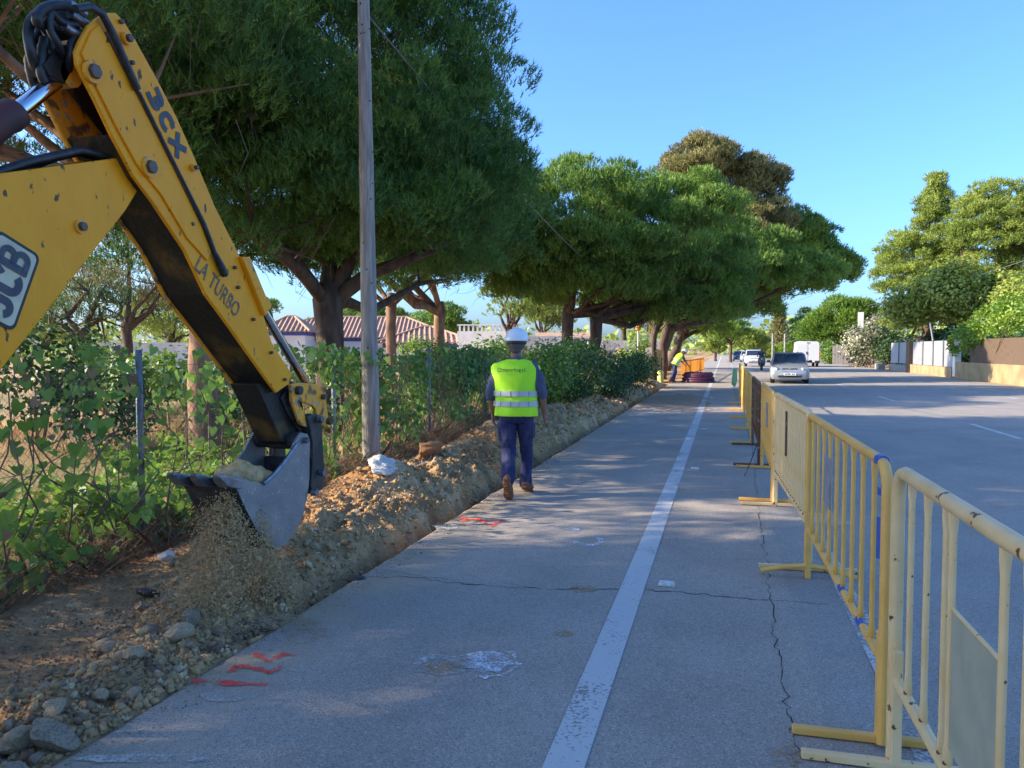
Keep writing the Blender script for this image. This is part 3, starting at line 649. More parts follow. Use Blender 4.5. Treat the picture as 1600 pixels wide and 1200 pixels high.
def rock(x, y, r, m, label, group=None, seed=0, sink=.3, name='stone', flat=None, cat='stone', z=None):
    k = (seed % 6, m.name, r > .09)
    if k not in RM: RM[k] = rockmesh(seed % 6+11, 4 if r > .09 else 2); RM[k].materials.append(m)
    o = bpy.data.objects.new(name, RM[k]); COL.objects.link(o); rr = random.Random(seed*7+1)
    o.location = (x, y, (gz(x, y) if z is None else z)+r*(.75-sink)); o.rotation_euler = (rr.uniform(-.4, .4), rr.uniform(-.4, .4), rr.uniform(0, 6.3)); o.scale = (r, r*rr.uniform(.75, 1.2), r*(flat or rr.uniform(.7, 1)))
    return tag(o, label, cat, group)
def rpx(x, y, rpx_, m, label, seed, dz=.1, **k):
    p = onZ(x, y, dz); d = (Vector((p.x, p.y, 0))).dot(Vector((-math.sin(YAW), math.cos(YAW), 0))); return rock(p.x, p.y, rpx_*d/1200, m, label, seed=seed, **k)
rpx(78, 1128, 44, m_stone2, 'large grey-brown rock lump at the asphalt edge, bottom left corner', 1); rpx(30, 1128, 32, m_stone, 'tan rock lump left of the large grey rock', 2)
rpx(84, 1098, 20, m_stone, 'upright tan stone above the tan and grey rock lumps', 3); rpx(157, 1058, 17, m_stone, 'rounded tan cobble on the rubble strip', 4); rpx(20, 1185, 36, m_stone2, 'crumbly rock in the very bottom left corner', 5)
rpx(157, 982, 9, m_stone, 'single small tan stone on the dark dirt', 6, dz=0.); rpx(262, 880, 16, m_stone3, 'pale grey stone below the fence post', 7, dz=.05); rpx(230, 925, 20, m_clod, 'dark asphalt clod lying left of the falling sand', 8, dz=.02, flat=.5)
rpx(235, 1065, 18, m_stone2, 'grey cobble on the rubble next to the red stripe', 9); rpx(345, 905, 14, m_stone2, 'grey stone on the bank behind the falling sand', 10, dz=.2)
rpx(555, 902, 19, m_clod, 'flat black asphalt chunk at the trench edge', 12, dz=.0, flat=.45); rpx(493, 824, 12, m_stone, 'round tan cobble on the bank right of the bucket', 13, dz=.25); rpx(480, 815, 8, m_stone, 'small cobble behind the round tan one', 14, dz=.28)
pw = onX(598, 742, -3.3); rock(-3.3, pw.y, .17, m_stone3, 'white marl block on top of the spoil bank by the pole', seed=15, sink=.15, flat=.55); rock(-3.25, pw.y+.05, .24, m_stone, 'tan boulder under the white marl block', seed=16, sink=.75, flat=.6)
rock(-3.3, 8.35, .17, m_org, 'orange clay lump on the spoil bank', seed=17, sink=.45); rock(-3.2, 8.0, .06, m_stone3, 'little white stone beside the orange clay', seed=18)
r_ = random.Random(5); k = 0
while k < 110:                                                       # stones that can be told apart in the rubble and on the bank
    y = (r_.uniform(2.0, 3.6) if r_.random() < .45 else r_.uniform(3.6, 9.5)) if r_.random() < .8 else r_.uniform(9, 20); near_ = y < 3.6
    x = r_.uniform(-3.05, -2.42) if near_ else r_.uniform(-3.75, -2.95)
    s_ = (r_.uniform(.015, .03)+.05*r_.random()**4 if near_ else r_.uniform(.02, .05)); k += 1
    rock(x, y, s_, [m_stone, m_stone2, m_stone, m_stone2, m_stone, m_stone2, m_stone3][r_.randrange(7)], 'small loose stone in the rubble strip along the asphalt' if near_ else 'small loose stone on the slope of the spoil bank', 'stones in the rubble' if near_ else 'stones on the spoil bank', seed=k+30, sink=.3)
def grit(n, xr, yr, s0, s1, name, label, m, zf=None):
    x = rng.uniform(*xr, n); y = rng.uniform(*yr, n)**1.0; z = (H(x, y) if zf is None else np.full(n, zf)); s = rng.uniform(s0, s1, n)**1
    P = np.stack([x, y, z+s*.3], 1); j = tet[None]+rng.normal(size=(n, 4, 3))*.4; Vv = P[:, None]+j*s[:, None, None]
    tag(link(name, trimesh(name, Vv[:, FT].reshape(-1, 3, 3)), m), label, 'gravel', kind='stuff')
m_soilclod = mat('soil clods', (.50, .33, .16), 1., (.33, .21, .11), 5, col3=(.60, .46, .28), scale3=8, lo3=.58, hi3=.64, spec=.1, bump=.5, bscale=70)
m_darkclod = mat('dark clods', (.27, .18, .11), 1., (.15, .10, .065), 5, col3=(.42, .31, .19), scale3=9, lo3=.55, hi3=.62, spec=.1, bump=.5, bscale=70)
_p = (1+5**.5)/2; ICV = unit(np.array([(-1, _p, 0), (1, _p, 0), (-1, -_p, 0), (1, -_p, 0), (0, -1, _p), (0, 1, _p), (0, -1, -_p), (0, 1, -_p), (_p, 0, -1), (_p, 0, 1), (-_p, 0, -1), (-_p, 0, 1)], float)); ICF = np.array([(0, 11, 5), (0, 5, 1), (0, 1, 7), (0, 7, 10), (0, 10, 11), (1, 5, 9), (5, 11, 4), (11, 10, 2), (10, 7, 6), (7, 1, 8), (3, 9, 4), (3, 4, 2), (3, 2, 6), (3, 6, 8), (3, 8, 9), (4, 9, 5), (2, 4, 11), (6, 2, 10), (8, 6, 7), (9, 8, 1)])
def clods(n, fx_, yr, s0, s1, name, label, m):
    y = rng.uniform(*yr, n); x = fx_(y, n); s = s0+(s1-s0)*rng.random(n)**3.2; z = H(x, y)
    J_ = ICV[None]*(1+rng.normal(size=(n, len(ICV), 1))*.28); J_ = J_*(s[:, None]*rng.uniform(.6, 1.2, (n, 3)))[:, None]; Vv = J_+np.stack([x, y, z+s*.25], 1)[:, None]
    V0 = Vv.reshape(-1, 3); F0 = (ICF[None]+(np.arange(n)*len(ICV))[:, None, None]).reshape(-1, 3); me_ = bpy.data.meshes.new(name)
    me_.vertices.add(len(V0)); me_.vertices.foreach_set('co', V0.reshape(-1).astype(np.float32)); me_.loops.add(F0.size); me_.loops.foreach_set('vertex_index', F0.reshape(-1).astype(np.int32)); me_.polygons.add(len(F0)); me_.polygons.foreach_set('loop_start', np.arange(0, F0.size, 3, dtype=np.int32)); me_.polygons.foreach_set('loop_total', np.full(len(F0), 3, np.int32)); me_.update()
    tag(link(name, me_, m), label, 'soil', kind='stuff')
clods(5200, lambda y, n: rng.normal(-2.95, .33, n).clip(-3.9, -2.42), (4.2, 13), .003, .030, 'bank_clods', 'lumps of dug soil covering the spoil bank', m_soilclod)
clods(7000, lambda y, n: rng.uniform(-2.95, -2.42, n), (4.0, 12), .002, .016, 'slope_crumbs', 'fine crumbs of soil on the slope above the trench', m_soilclod)
clods(2400, lambda y, n: rng.normal(-2.95, .33, n).clip(-3.9, -2.42), (13, 33), .008, .055, 'far_bank_clods', 'lumps of dug soil on the farther spoil bank', m_soilclod)
clods(5200, lambda y, n: -2.33-np.abs(rng.normal(0, .34, n)), (1.6, 4.3), .003, .024, 'rubble_clods', 'broken soil and rubble along the asphalt edge', m_soilclod)
clods(900, lambda y, n: -2.40-np.abs(rng.normal(0, .30, n)), (1.6, 4.3), .004, .034, 'dark_rubble', 'dark broken asphalt crumbs among the rubble', m_darkclod)
m_grit = mat('grit', (.46, .30, .16), 1., (.14, .10, .065), 14, col3=(.38, .30, .2), scale3=30, lo3=.58, hi3=.62, spec=.05)
grit(9000, (-3.9, -2.44), (1.6, 5), .003, .012, 'rubble_gravel', 'loose gravel and crumbs of soil beside the asphalt', m_grit)
grit(9000, (-3.95, -2.75), (4.5, 14), .003, .014, 'bank_gravel', 'crumbs of soil and gravel strewn over the spoil bank', m_grit)
grit(1500, (-2.34, -2.15), (1.8, 12), .002, .006, 'edge_grit', 'sandy grit scattered along the asphalt edge', m_grit, 0.)

# ================================================================ yellow crowd barriers
m_cr = mat('cream paint', (.80, .56, .28), .5, (.74, .48, .20), 6, bump=.1, bscale=40, col3=(.13, .05, .02), scale3=24, lo3=.655, hi3=.685, obj=True)
m_ye = mat('barrier yellow', (.80, .44, .105), .5, (.72, .37, .075), 6, bump=.1, bscale=40, col3=(.13, .06, .03), scale3=20, lo3=.69, hi3=.71, obj=True)
m_br = mat('rusted barrier', (.14, .06, .03), .8, (.30, .20, .12), 14, bump=.3, obj=True, lo=.55, hi=.62)
m_plt = mat('barrier plate', (.42, .40, .29), .6, (.34, .33, .25), 8, bump=.05, obj=True); m_blue = mat('blue tape', (.03, .10, .42), .4); m_plg = mat('grey plate', (.30, .29, .30), .5, (.22, .21, .22), 9, obj=True)
def barrier(a, b, label, mt, nb, plate_=None, bent=False, dense=False, foot='flat', r=.021):
    A = Vector((*a, 0)); B = Vector((*b, 0)); L_ = (B-A).length; rz = math.atan2(B.y-A.y, B.x-A.x)
    t = thing('crowd_barrier', label, 'barrier', A, rz, 'crowd barriers along the road')
    top, bot, cr = 1.09, .33, .10
    fr = [(.02, 0, .02), (.02, 0, top-cr)]+[(.02+cr-cr*math.cos(q), 0, top-cr+cr*math.sin(q)) for q in (R(30), R(60), R(90))]
    fr += [(L_-.02-cr+cr*math.sin(q), 0, top-cr+cr*math.cos(q)) for q in (0, R(30), R(60), R(90))]+[(L_-.02, 0, .02)]
    MB().tube(fr, r, 10, up=(0, 1, 0)).build('frame', mt, t, True, world=False)
    MB().tube([(.02, 0, bot), (L_-.02, 0, bot)], r*.85, 8).build('bottom_rail', mt, t, True, world=False)
    bar = None; sp = (L_-.04)/(nb+1)
    for k in range(nb):
        x = .02+sp*(k+1)
        if plate_ and plate_[0]+.02 < x < plate_[1]-.02 and plate_[4]: continue
        if bar is None:
            rr = .0105 if not dense else .012
            bar = MB().tube([(0, 0, bot), (0, 0, bot+.05), (0, 0, bot+.09), (0, 0, top-.09), (0, 0, top-.05), (0, 0, top)], [(rr*1.3, rr*.35), (rr*1.3, rr*.45), (rr, rr), (rr, rr), (rr*1.3, rr*.45), (rr*1.3, rr*.35)], 8, up=(1, 0, 0)).mesh('bar', True); bar.materials.append(mt)
        o = link('bar', bar, None, t); o.location = (x, 0, 0)
    if plate_:
        x0, x1, z0, z1, big, mp = plate_
        MB().box(((x0+x1)/2, .0 if big else .012, (z0+z1)/2), (x1-x0, .004 if big else .01, z1-z0)).build('name_plate', mp, t, world=False)
        if big:
            MB().tube([(x0, 0, z1), (x1, 0, z1)], .006, 6).build('plate_edge', mt, t, world=False)
            for x in (x0-.012, x1+.012): o = link('bar', bar, None, t); o.location = (x, 0, 0)
    for i_, x in enumerate((.06, L_-.06)):
        MB().box((x, 0, .22), (.035, .035, .44)).build('leg', mt, t, world=False, bevel=.004)
        if foot == 'flat' or i_ == 0: MB().box((x, 0, .02), (.035, .64, .03)).build('foot', mt, t, world=False, bevel=.004)
        else: MB().tube([(x, -.3, .025), (x, -.12, .075), (x, 0, .085), (x, .14, .07), (x, .3, .03)], .017, 8).build('foot', mt, t, True, world=False)
    return t, L_
b1, L1 = barrier((.645, .62), (.615, 3.05), 'cream rust-flecked barrier with blank plate, nearest and cut by the frame', m_cr, 11, (1.37, 1.74, .40, .80, True, m_plt), r=.024)
b2, L2 = barrier((.60, 3.12), (.555, 5.46), 'yellow barrier with a small grey plate, second nearest', m_ye, 9, (1.30, 1.52, .66, .93, False, m_plg), foot='bent')
for zz, hh in ((.80, .16), (.98, .03)): MB().tube([(.075, 0, zz-hh/2), (.075, 0, zz+hh/2)], .024, 8).build('blue_tape', m_blue, b2, True, world=False)
MB().tube([(.10, 0, 1.09), (.16, 0, 1.09)], .0235, 10).build('blue_tape', m_blue, b2, True, world=False)
for xx in (.42, .9): MB().tube([(xx, 0, .33), (xx+.09, 0, .33)], .020, 8).build('blue_tape', m_blue, b2, True, world=False)
b3, L3_ = barrier((.575, 5.52), (.50, 7.9), 'cream barrier with closely set bars and a narrow dark slot plate', m_cr, 18, (1.35, 1.42, .62, 1.0, False, m_br), dense=True, r=.026)
barrier((.485, 7.98), (.49, 10.38), 'yellow barrier between the close-barred cream one and the rusty one', m_ye, 13, (1.0, 1.2, .66, .93, False, m_plg), dense=True)
b5, _ = barrier((.455, 10.45), (.46, 12.85), 'rusty brown barrier in the row', m_br, 13, (.5, 1.6, .45, 1.02, False, m_br), dense=True)
barrier((.44, 12.95), (.46, 15.35), 'yellow barrier just beyond the rusty one', m_ye, 12)
for k in range(4): barrier((.45+.01*k, 15.45+k*2.48), (.46+.01*k, 17.85+k*2.48), ['faded yellow barrier third from the far end of the row', 'yellow barrier two from the far end', 'yellow barrier next to last in the row', 'far end barrier of the row with a green rag'][k], m_ye, 12)
wr_ = [Vector((.43, 10.2, .35)), Vector((.36, 10.0, .18)), Vector((.30, 9.8, .06)), Vector((.26, 9.6, .015))]
tag(MB().tube(wr_, .008, 6).build('loose_wire', m_rub), 'black wire hanging from the rusty barrier to the asphalt', 'wire')
rg = MB(); rg.add([(.40, 24.9, .98), (.28, 24.9, .92), (.24, 24.88, .45), (.36, 24.92, .36), (.42, 24.9, .6)], [(0, 1, 2, 3, 4)]); rg.add([(.38, 24.87, .95), (.30, 24.85, .8), (.30, 24.83, .5), (.40, 24.85, .45)], [(0, 1, 2, 3)])
tag(rg.build('rag', mat('green rag', (.30, .5, .22), .8)), 'pale green rag tied to the far end of the barriers', 'rag')

# ================================================================ utility pole and cables
m_galv = mat('galvanised post', (.20, .22, .23), .5, (.12, .13, .13), 20, metal=.4)
m_pole = mat('weathered timber', (.38, .335, .28), .85, (.22, .195, .165), 5, bump=.5, bscale=12, stretch=(6, 6, .5), lo=.35, hi=.65)
pb = deep(581, 725, 9.45); ptop = pb.z
po = thing('utility_pole', 'tall weathered timber utility pole standing by the vines', 'pole', (pb.x, pb.y, gz(pb.x, pb.y)))
lean = Vector((-.010, 0, 1)); P = [Vector((pb.x, pb.y, -.3))+lean*t for t in np.linspace(0, 9.5, 24)]
MB().tube(P, [.118-.0060*k*.5+.002*math.sin(k*2.1) for k in range(24)], 14).build('shaft', m_pole, po, True)
m_knot = mat('knot', (.06, .055, .05), .9); kn = random.Random(3)
for k in range(22):
    z = kn.uniform(.8, 8.5); a = R(kn.uniform(-100, 10)); rr = .118-.0030*z*2.4; c = Vector((pb.x, pb.y, 0))+lean*z+Vector((0, 0, -.3)); d = Vector((math.cos(a), math.sin(a), 0))
    MB().tube([c+d*(rr-.012), c+d*(rr+.004)], [.016, .009], 8).build('knot', m_knot, po, True)
def cable(a, b, sag, r, name, label, n=40):
    a, b = Vector(a), Vector(b); P = [a.lerp(b, k/n)-Vector((0, 0, sag*4*(k/n)*(1-k/n))) for k in range(n+1)]
    return tag(MB().tube(P, r, 5).build(name, m_galv, None, True), label, 'cable')
pt = deep(573, 22, 9.45)
cable(pt, (-5.2, 62, 6.4), 1.5, .013, 'overhead_cable', 'black cable slanting from the timber pole past the pines')
cable((13.5, 120, 7), (17, 30, 7.2), .9, .02, 'overhead_cable', 'thin cable in front of the right-hand trees')

# ================================================================ wire fence
m_wire = mat('fence wire', (.12, .12, .12), .5, metal=.5)
fn = thing('wire_fence', 'chain-link fence on galvanised posts, overgrown with creepers', 'fence', (-4.4, 4.8, 0))
def fx(y): return -4.22 - .038*(y-4.8)
post = MB().tube([(0, 0, -.2), (0, 0, 1.5)], .026, 10).mesh('post', True); post.materials.append(m_galv)
for y in (1.9, 4.8, 8.0, 11.3, 14.7, 18.2, 21.6, 25): o = link('post', post, None, fn); o.location = (fx(y)+4.4, y-4.8, gz(fx(y), y)*.5)
mb = MB()
for k in range(int(17/.07)):
    y = 1.0+k*.07
    for s_ in (1, -1):
        a = Vector((fx(y), y, .08)); b = Vector((fx(y+s_*1.3), y+s_*1.3, 1.38)); mb.tube([a, b], .0013, 3, cap=False)
for z in (.1, .75, 1.4): mb.tube([(fx(1)+.004, 1, z), (fx(25)+.004, 25, z)], .002, 4, cap=False)
mb.build('wire_mesh', m_wire, fn)
# ================================================================ people
m_skin = mat('skin', (.27, .13, .085), .6, (.22, .10, .065), 12); m_shirt = mat('blue-grey shirt', (.085, .10, .16), .9, (.06, .07, .12), 9, bump=.25, bscale=26); m_trou = mat('navy trousers', (.018, .022, .085), .85, (.05, .055, .12), 6, bump=.35, bscale=15, lo=.5, hi=.7)
m_vest = mat('neon vest', (.50, .95, .02), .7, (.42, .86, .015), 6, bump=.2, bscale=12); m_band = mat('reflective band', (.50, .52, .53), .4, (.44, .46, .48), 14); m_seam = mat('band seam', (.2, .21, .22), .6); m_hat = mat('white helmet', (.78, .79, .80), .3); m_strap = mat('helmet strap', (.03, .032, .035), .6)
m_boot = mat('dusty boot', (.26, .11, .05), .9, (.14, .065, .035), 22, bump=.3); m_sole = mat('boot sole', (.30, .13, .065), .95, (.16, .075, .04), 30, bump=.6, bscale=70); m_hair = mat('grey hair', (.10, .085, .075), .9); m_vlet = mat('vest print', (.02, .05, .03), .6); m_piping = mat('vest piping', (.62, .9, .35), .7)
def limb(mb, pts, rad, **k): mb.cap(pts, rad, 12, **k)
def hand(mb, w_, down, side, s=1.):
    """palm and five fingers, relaxed; side = direction of the thumb"""
    d = Vector(down).normalized(); f = Vector(side).normalized(); c = d.cross(f).normalized()
    mb.cap([Vector(w_), Vector(w_)+d*.045*s, Vector(w_)+d*.085*s], [(.024*s, .017*s), (.036*s, .016*s), (.038*s, .015*s)], 10, up=c)
    for k, (o, l) in enumerate(((.028, .070), (.009, .080), (-.010, .074), (-.028, .056))):
        b = Vector(w_)+d*.088*s+f*o*s; m1 = b+d*l*.5*s+c*.006*s; t = m1+d*l*.42*s+c*.024*s; mb.cap([b, m1, t], [.0088*s, .0082*s, .007*s], 8)
    b = Vector(w_)+d*.03*s+f*.026*s; mb.cap([b, b+d*.035*s+f*.022*s+c*.012*s, b+d*.066*s+f*.026*s+c*.022*s], [.0115*s, .010*s, .0085*s], 8)
def person(name, label, loc, rz, J, group, vest=True, hat=True, vox=.008, text=False):
    t = thing(name, label, 'person', loc, rz, group)
    V_ = {k: Vector(v) for k, v in J.items()}; mid = (V_['hl']+V_['hr'])/2; sh = (V_['sl']+V_['sr'])/2; ax_ = (sh-mid).normalized(); rt = (V_['sr']-V_['sl']).normalized(); fwd = ax_.cross(rt)*-1
    if fwd.y < 0 and abs(fwd.y) > .2: fwd = -fwd
    nk, hd = V_['neck'], V_['head']
    def torso(mb, g, rings, **kw):
        mb.tube([mid+ax_*(r[0]*(sh-mid).length) + fwd*(r[3] if len(r) > 3 else 0) for r in rings], [(r[1]+g, r[2]+g) for r in rings], 28, up=fwd, **kw)
    # skin: head, neck, arms, hands as one body with a trunk and legs inside the clothes
    mb = MB(); hdir = (hd-nk).normalized()
    mb.cap([nk-hdir*.06, nk+hdir*.04, nk+hdir*.09], [.058, .056, .06], 14)
    mb.cap([hd-hdir*.06+fwd*.012, hd+fwd*.006, hd+hdir*.07], [(.062, .078), (.076, .094), (.07, .088)], 16, up=fwd)
    mb.cap([hd-hdir*.095+fwd*.045, hd-hdir*.07+fwd*.06], [.035, .04], 10); mb.cap([hd-hdir*.02+fwd*.10, hd-hdir*.035+fwd*.108], [.011, .015], 8)
    for s_ in (-1, 1): mb.cap([hd-hdir*.035+rt*s_*.078, hd+hdir*.015+rt*s_*.086-fwd*.01], [(.008, .018), (.010, .022)], 8, up=fwd)
    torso(mb, 0, [(-.05, .14, .09), (.1, .15, .10), (.5, .15, .10), (.8, .16, .10), (1.0, .11, .07)])
    for a, b, c in (('hl', 'kl', 'al'), ('hr', 'kr', 'ar')): limb(mb, [V_[a], V_[b], V_[c]], [.075, .05, .035])
    for a, b, c, s_ in (('sl', 'el', 'wl', -1), ('sr', 'er', 'wr', 1)):
        limb(mb, [V_[a], V_[b], V_[b].lerp(V_[c], .35), V_[c]], [.045, .040, .040, .026]); hand(mb, V_[c], V_[c]-V_[b], fwd, 1.05)
    body = link('body', grown(mb, vox*.8, 2), m_skin, t)
    mb = MB(); mb.cap([hd+hdir*.0-fwd*.018, hd+hdir*.06-fwd*.01], [(.081, .094), (.076, .092)], 16, up=fwd); mb.cap([hd-hdir*.055-fwd*.045, hd-fwd*.04], [(.056, .04), (.072, .058)], 12, up=fwd); link('hair', grown(mb, vox, 2), m_hair, t)
    # shirt
    mb = MB(); torso(mb, .004, [(-.10, .175, .115), (0, .178, .118), (.3, .172, .115), (.6, .182, .118), (.85, .19, .115), (1.02, .16, .09), (1.12, .085, .072), (1.26, .068, .068)])
    for a, b, c in (('sl', 'el', 'wl'), ('sr', 'er', 'wr')): limb(mb, [V_[a], V_[a].lerp(V_[b], .5), V_[b], V_[b].lerp(V_[c], .12)], [.068, .064, .056, .054])
    def wrinkle(me_, amp, f, sd):
        co = np.empty(len(me_.vertices)*3, np.float32); me_.vertices.foreach_get('co', co); co = co.reshape(-1, 3); no = np.empty_like(co).reshape(-1); me_.vertices.foreach_get('normal', no); no = no.reshape(-1, 3)
        w_ = fbm(co[:, 0]*f+co[:, 1]*f*.7, co[:, 2]*f*.55+co[:, 1]*3, sd, 3)-.45; co += no*(w_*amp)[:, None]; me_.vertices.foreach_set('co', co.reshape(-1)); me_.update(); return me_
    link('shirt', wrinkle(grown(mb, vox, 3), .032, 16, 3), m_shirt, t)
    # trousers
    mb = MB(); mb.tube([mid+ax_*.13, mid+ax_*.06, mid, mid-ax_*.08, mid-ax_*.12], [(.165, .115), (.175, .125), (.185, .135), (.17, .125), (.12, .09)], 24, up=fwd)
    for h_, k_, a_, s_ in (('hl', 'kl', 'al', -1), ('hr', 'kr', 'ar', 1)):
        limb(mb, [V_[h_]+ax_*.02, V_[h_].lerp(V_[k_], .4), V_[k_], V_[k_].lerp(V_[a_], .5), V_[k_].lerp(V_[a_], .93)], [.098, .092, .076, .070, .074]); pk = V_[h_].lerp(V_[k_], .55)+rt*s_*.075; mb.box(pk, (.035, .13, .16))
    tr = link('trousers', wrinkle(wrinkle(grown(mb, vox, 3), .045, 8, 8), .020, 22, 9), m_trou, t)
    # boots
    for a_, to, s_ in (('al', 'tl', -1), ('ar', 'tr', 1)):
        A, T = V_[a_], V_[to]; dn = (T-A).normalized(); heel = A+Vector((0, -.035, -.045)) if dn.z > -.75 else A-fwd*.03
        heel = A + (T-A).normalized().cross(rt).normalized()*.0 - dn*.05
        mb = MB(); mb.cap([A+Vector((0, 0, .05)), A], [.05, .05], 12); mb.cap([heel, A.lerp(T, .5), T], [(.046, .042), (.052, .044), (.048, .034)], 12, up=(0, 0, 1)); bo_ = link('boot', grown(mb, vox, 2), m_boot, t)
        nrm = rt.cross(dn).normalized(); nrm = -nrm if nrm.z > 0 or (abs(nrm.z) < .3 and nrm.y > 0) else nrm
        mb = MB(); Q = [heel-dn*.045, heel, A.lerp(T, .35), A.lerp(T, .8), T+dn*.025, T+dn*.045]; mb.tube([q+nrm*.038 for q in Q], [(.02, .012), (.044, .012), (.040, .010), (.052, .011), (.040, .012), (.018, .010)], 14, up=nrm)
        for q in np.linspace(.0, 1, 7): mb.box(heel.lerp(T, q)+nrm*.050, (.07, .012, .012), Matrix.Rotation(0, 3, 'X'))
        mb.build('sole', m_sole, bo_, True, world=False)
    if vest:
        Lt = (sh-mid).length
        rings = [(-.13, .222, .150), (-.10, .224, .152), (.1, .218, .15), (.3, .216, .15), (.5, .222, .152), (.7, .236, .152), (.84, .246, .146), (.95, .252, .125), (1.04, .245, .108), (1.10, .20, .098), (1.16, .13, .086), (1.20, .08, .076)]
        mb = MB(); torso(mb, 0, rings, cap=False); me_ = mb.mesh('vest', True); bm = bmesh.new(); bm.from_mesh(me_); bmesh.ops.subdivide_edges(bm, edges=bm.edges, cuts=2, use_grid_fill=True, smooth=.6); bm.to_mesh(me_); bm.free()
        me_.polygons.foreach_set('use_smooth', [True]*len(me_.polygons)); vs_ = link('vest', wrinkle(wrinkle(me_, .030, 6, 12), .014, 16, 5), m_vest, t)
        so = vs_.modifiers.new('solid', 'SOLIDIFY'); so.thickness = .004; so.offset = 1
        for zq in (.16, .40):
            rr = [(zq-.034*.5/Lt*1.6, 0, 0), (zq+.034*.5/Lt*1.6, 0, 0)]
            it = lambda q, j: float(np.interp(q, [x[0] for x in rings], [x[j] for x in rings]))
            bd = MB(); torso(bd, .017, [(q[0], it(q[0], 1), it(q[0], 2)) for q in rr], cap=False); bo2 = bd.build('reflective_band', m_band, vs_, True, world=False)
            for a in (-150, -125, -97, -76, -50):
                c_ = mid+ax_*(zq*Lt); q = R(a); rx, ry = it(zq, 1)+.018, it(zq, 2)+.018; p = c_+rt*(rx*math.cos(q))+fwd*(ry*math.sin(q)); MB().tube([p-ax_*.026, p+ax_*.026], .0028, 5).build('seam', m_seam, bo2, world=False)
        for s_ in (-1, 1):
            pts = []
            for q in np.linspace(.55, 1.0, 10):
                rx, ry = float(np.interp(q, [x[0] for x in rings], [x[1] for x in rings])), float(np.interp(q, [x[0] for x in rings], [x[2] for x in rings])); a = R(-62 if s_ > 0 else -118)+(q-.55)*s_*.35
                pts.append(mid+ax_*(q*Lt)+rt*((rx+.006)*math.cos(a)) + fwd*((ry+.006)*math.sin(a)))
        if text:
            c_ = mid+ax_*(.92*Lt)-fwd*.166
            letters('lettering', text_mesh('masserfong s.l.', .012, .0005), c_-rt*.115, rt, ax_, .052, m_vlet, vs_, wide=.80, world_off=(0, 0, 0))
            for q in range(4):
                a, b = [((0, 0), (1, 0)), ((1, 0), (1, 1)), ((1, 1), (0, 1)), ((0, 1), (0, 0))][q]
                P0 = c_-rt*.158-ax_*.004; MB().tube([P0+rt*.034*a[0]+ax_*.036*a[1], P0+rt*.034*b[0]+ax_*.036*b[1]], .0022, 4).build('emblem', m_vlet, vs_, world=False)
            MB().tube([P0+rt*.008+ax_*.022, P0+rt*.016+ax_*.010, P0+rt*.032+ax_*.032], .0026, 4).build('emblem', m_vlet, vs_, world=False)
    if hat:
        up_h = hdir; M3 = Matrix((rt, fwd, up_h)).transposed()
        prof = [(.128, -.012), (.131, 0), (.128, .03), (.120, .06), (.104, .09), (.078, .113), (.045, .127), (.012, .132)]
        mb = MB(); mb.lathe(prof, (0, 0, 0), 28, .96, 1.1); mb.cap([(0, .11, -.004), (0, .165, -.012)], [(.10, .006), (.055, .005)], 12, up=(0, 0, 1))
        mb.tube([(0, -.12, .055), (0, -.06, .118), (0, .04, .128), (0, .11, .075)], .012, 8, flat=.7)
        me_ = mb.mesh('helmet', True)
        for v in me_.vertices: v.co = hd+up_h*.048+M3 @ v.co
        he = link('helmet', me_, m_hat, t)
        mb = MB(); mb.lathe([(.104, -.045), (.110, -.042), (.116, -.012), (.112, -.010)], (0, 0, 0), 24, .93, 1.07); me_ = mb.mesh('headband', True)
        for v in me_.vertices: v.co = hd+up_h*.048+M3 @ v.co
        link('headband', me_, m_strap, he)
    return t
J1 = dict(hl=(-.09, 0, .90), hr=(.09, 0, .90), kl=(-.085, .02, .49), kr=(.095, .13, .50), al=(-.05, -.22, .17), ar=(.085, .17, .10), tl=(-.045, -.15, .045), tr=(.10, .33, .045),
          sl=(-.185, .01, 1.335), sr=(.185, .01, 1.335), el=(-.262, .0, 1.07), er=(.275, -.01, 1.08), wl=(-.262, .09, .865), wr=(.285, .08, .875), neck=(0, .01, 1.45), head=(.0, .035, 1.575))
wk = onZ(806, 776)
person('person', 'worker in neon green vest and white helmet walking away along the trench', (wk.x, wk.y, 0), R(6), J1, 'road workers', text=True)
J2 = dict(hl=(-.09, 0, .88), hr=(.09, 0, .88), kl=(-.13, .12, .47), kr=(.12, -.06, .47), al=(-.20, .02, .10), ar=(.16, -.30, .13), tl=(-.20, .17, .045), tr=(.17, -.16, .045),
          sl=(-.19, .30, 1.27), sr=(.19, .30, 1.27), el=(-.22, .42, 1.02), er=(.22, .42, 1.02), wl=(-.16, .58, .86), wr=(.16, .60, .84), neck=(0, .36, 1.33), head=(0, .46, 1.42))
w2 = onZ(1050, 597)
w2 = Vector((-2.2, 36.4, 0))
person('person', 'bending worker in neon vest and white helmet far down the path', (w2.x, w2.y, 0), R(-60), J2, 'road workers', vox=.02)

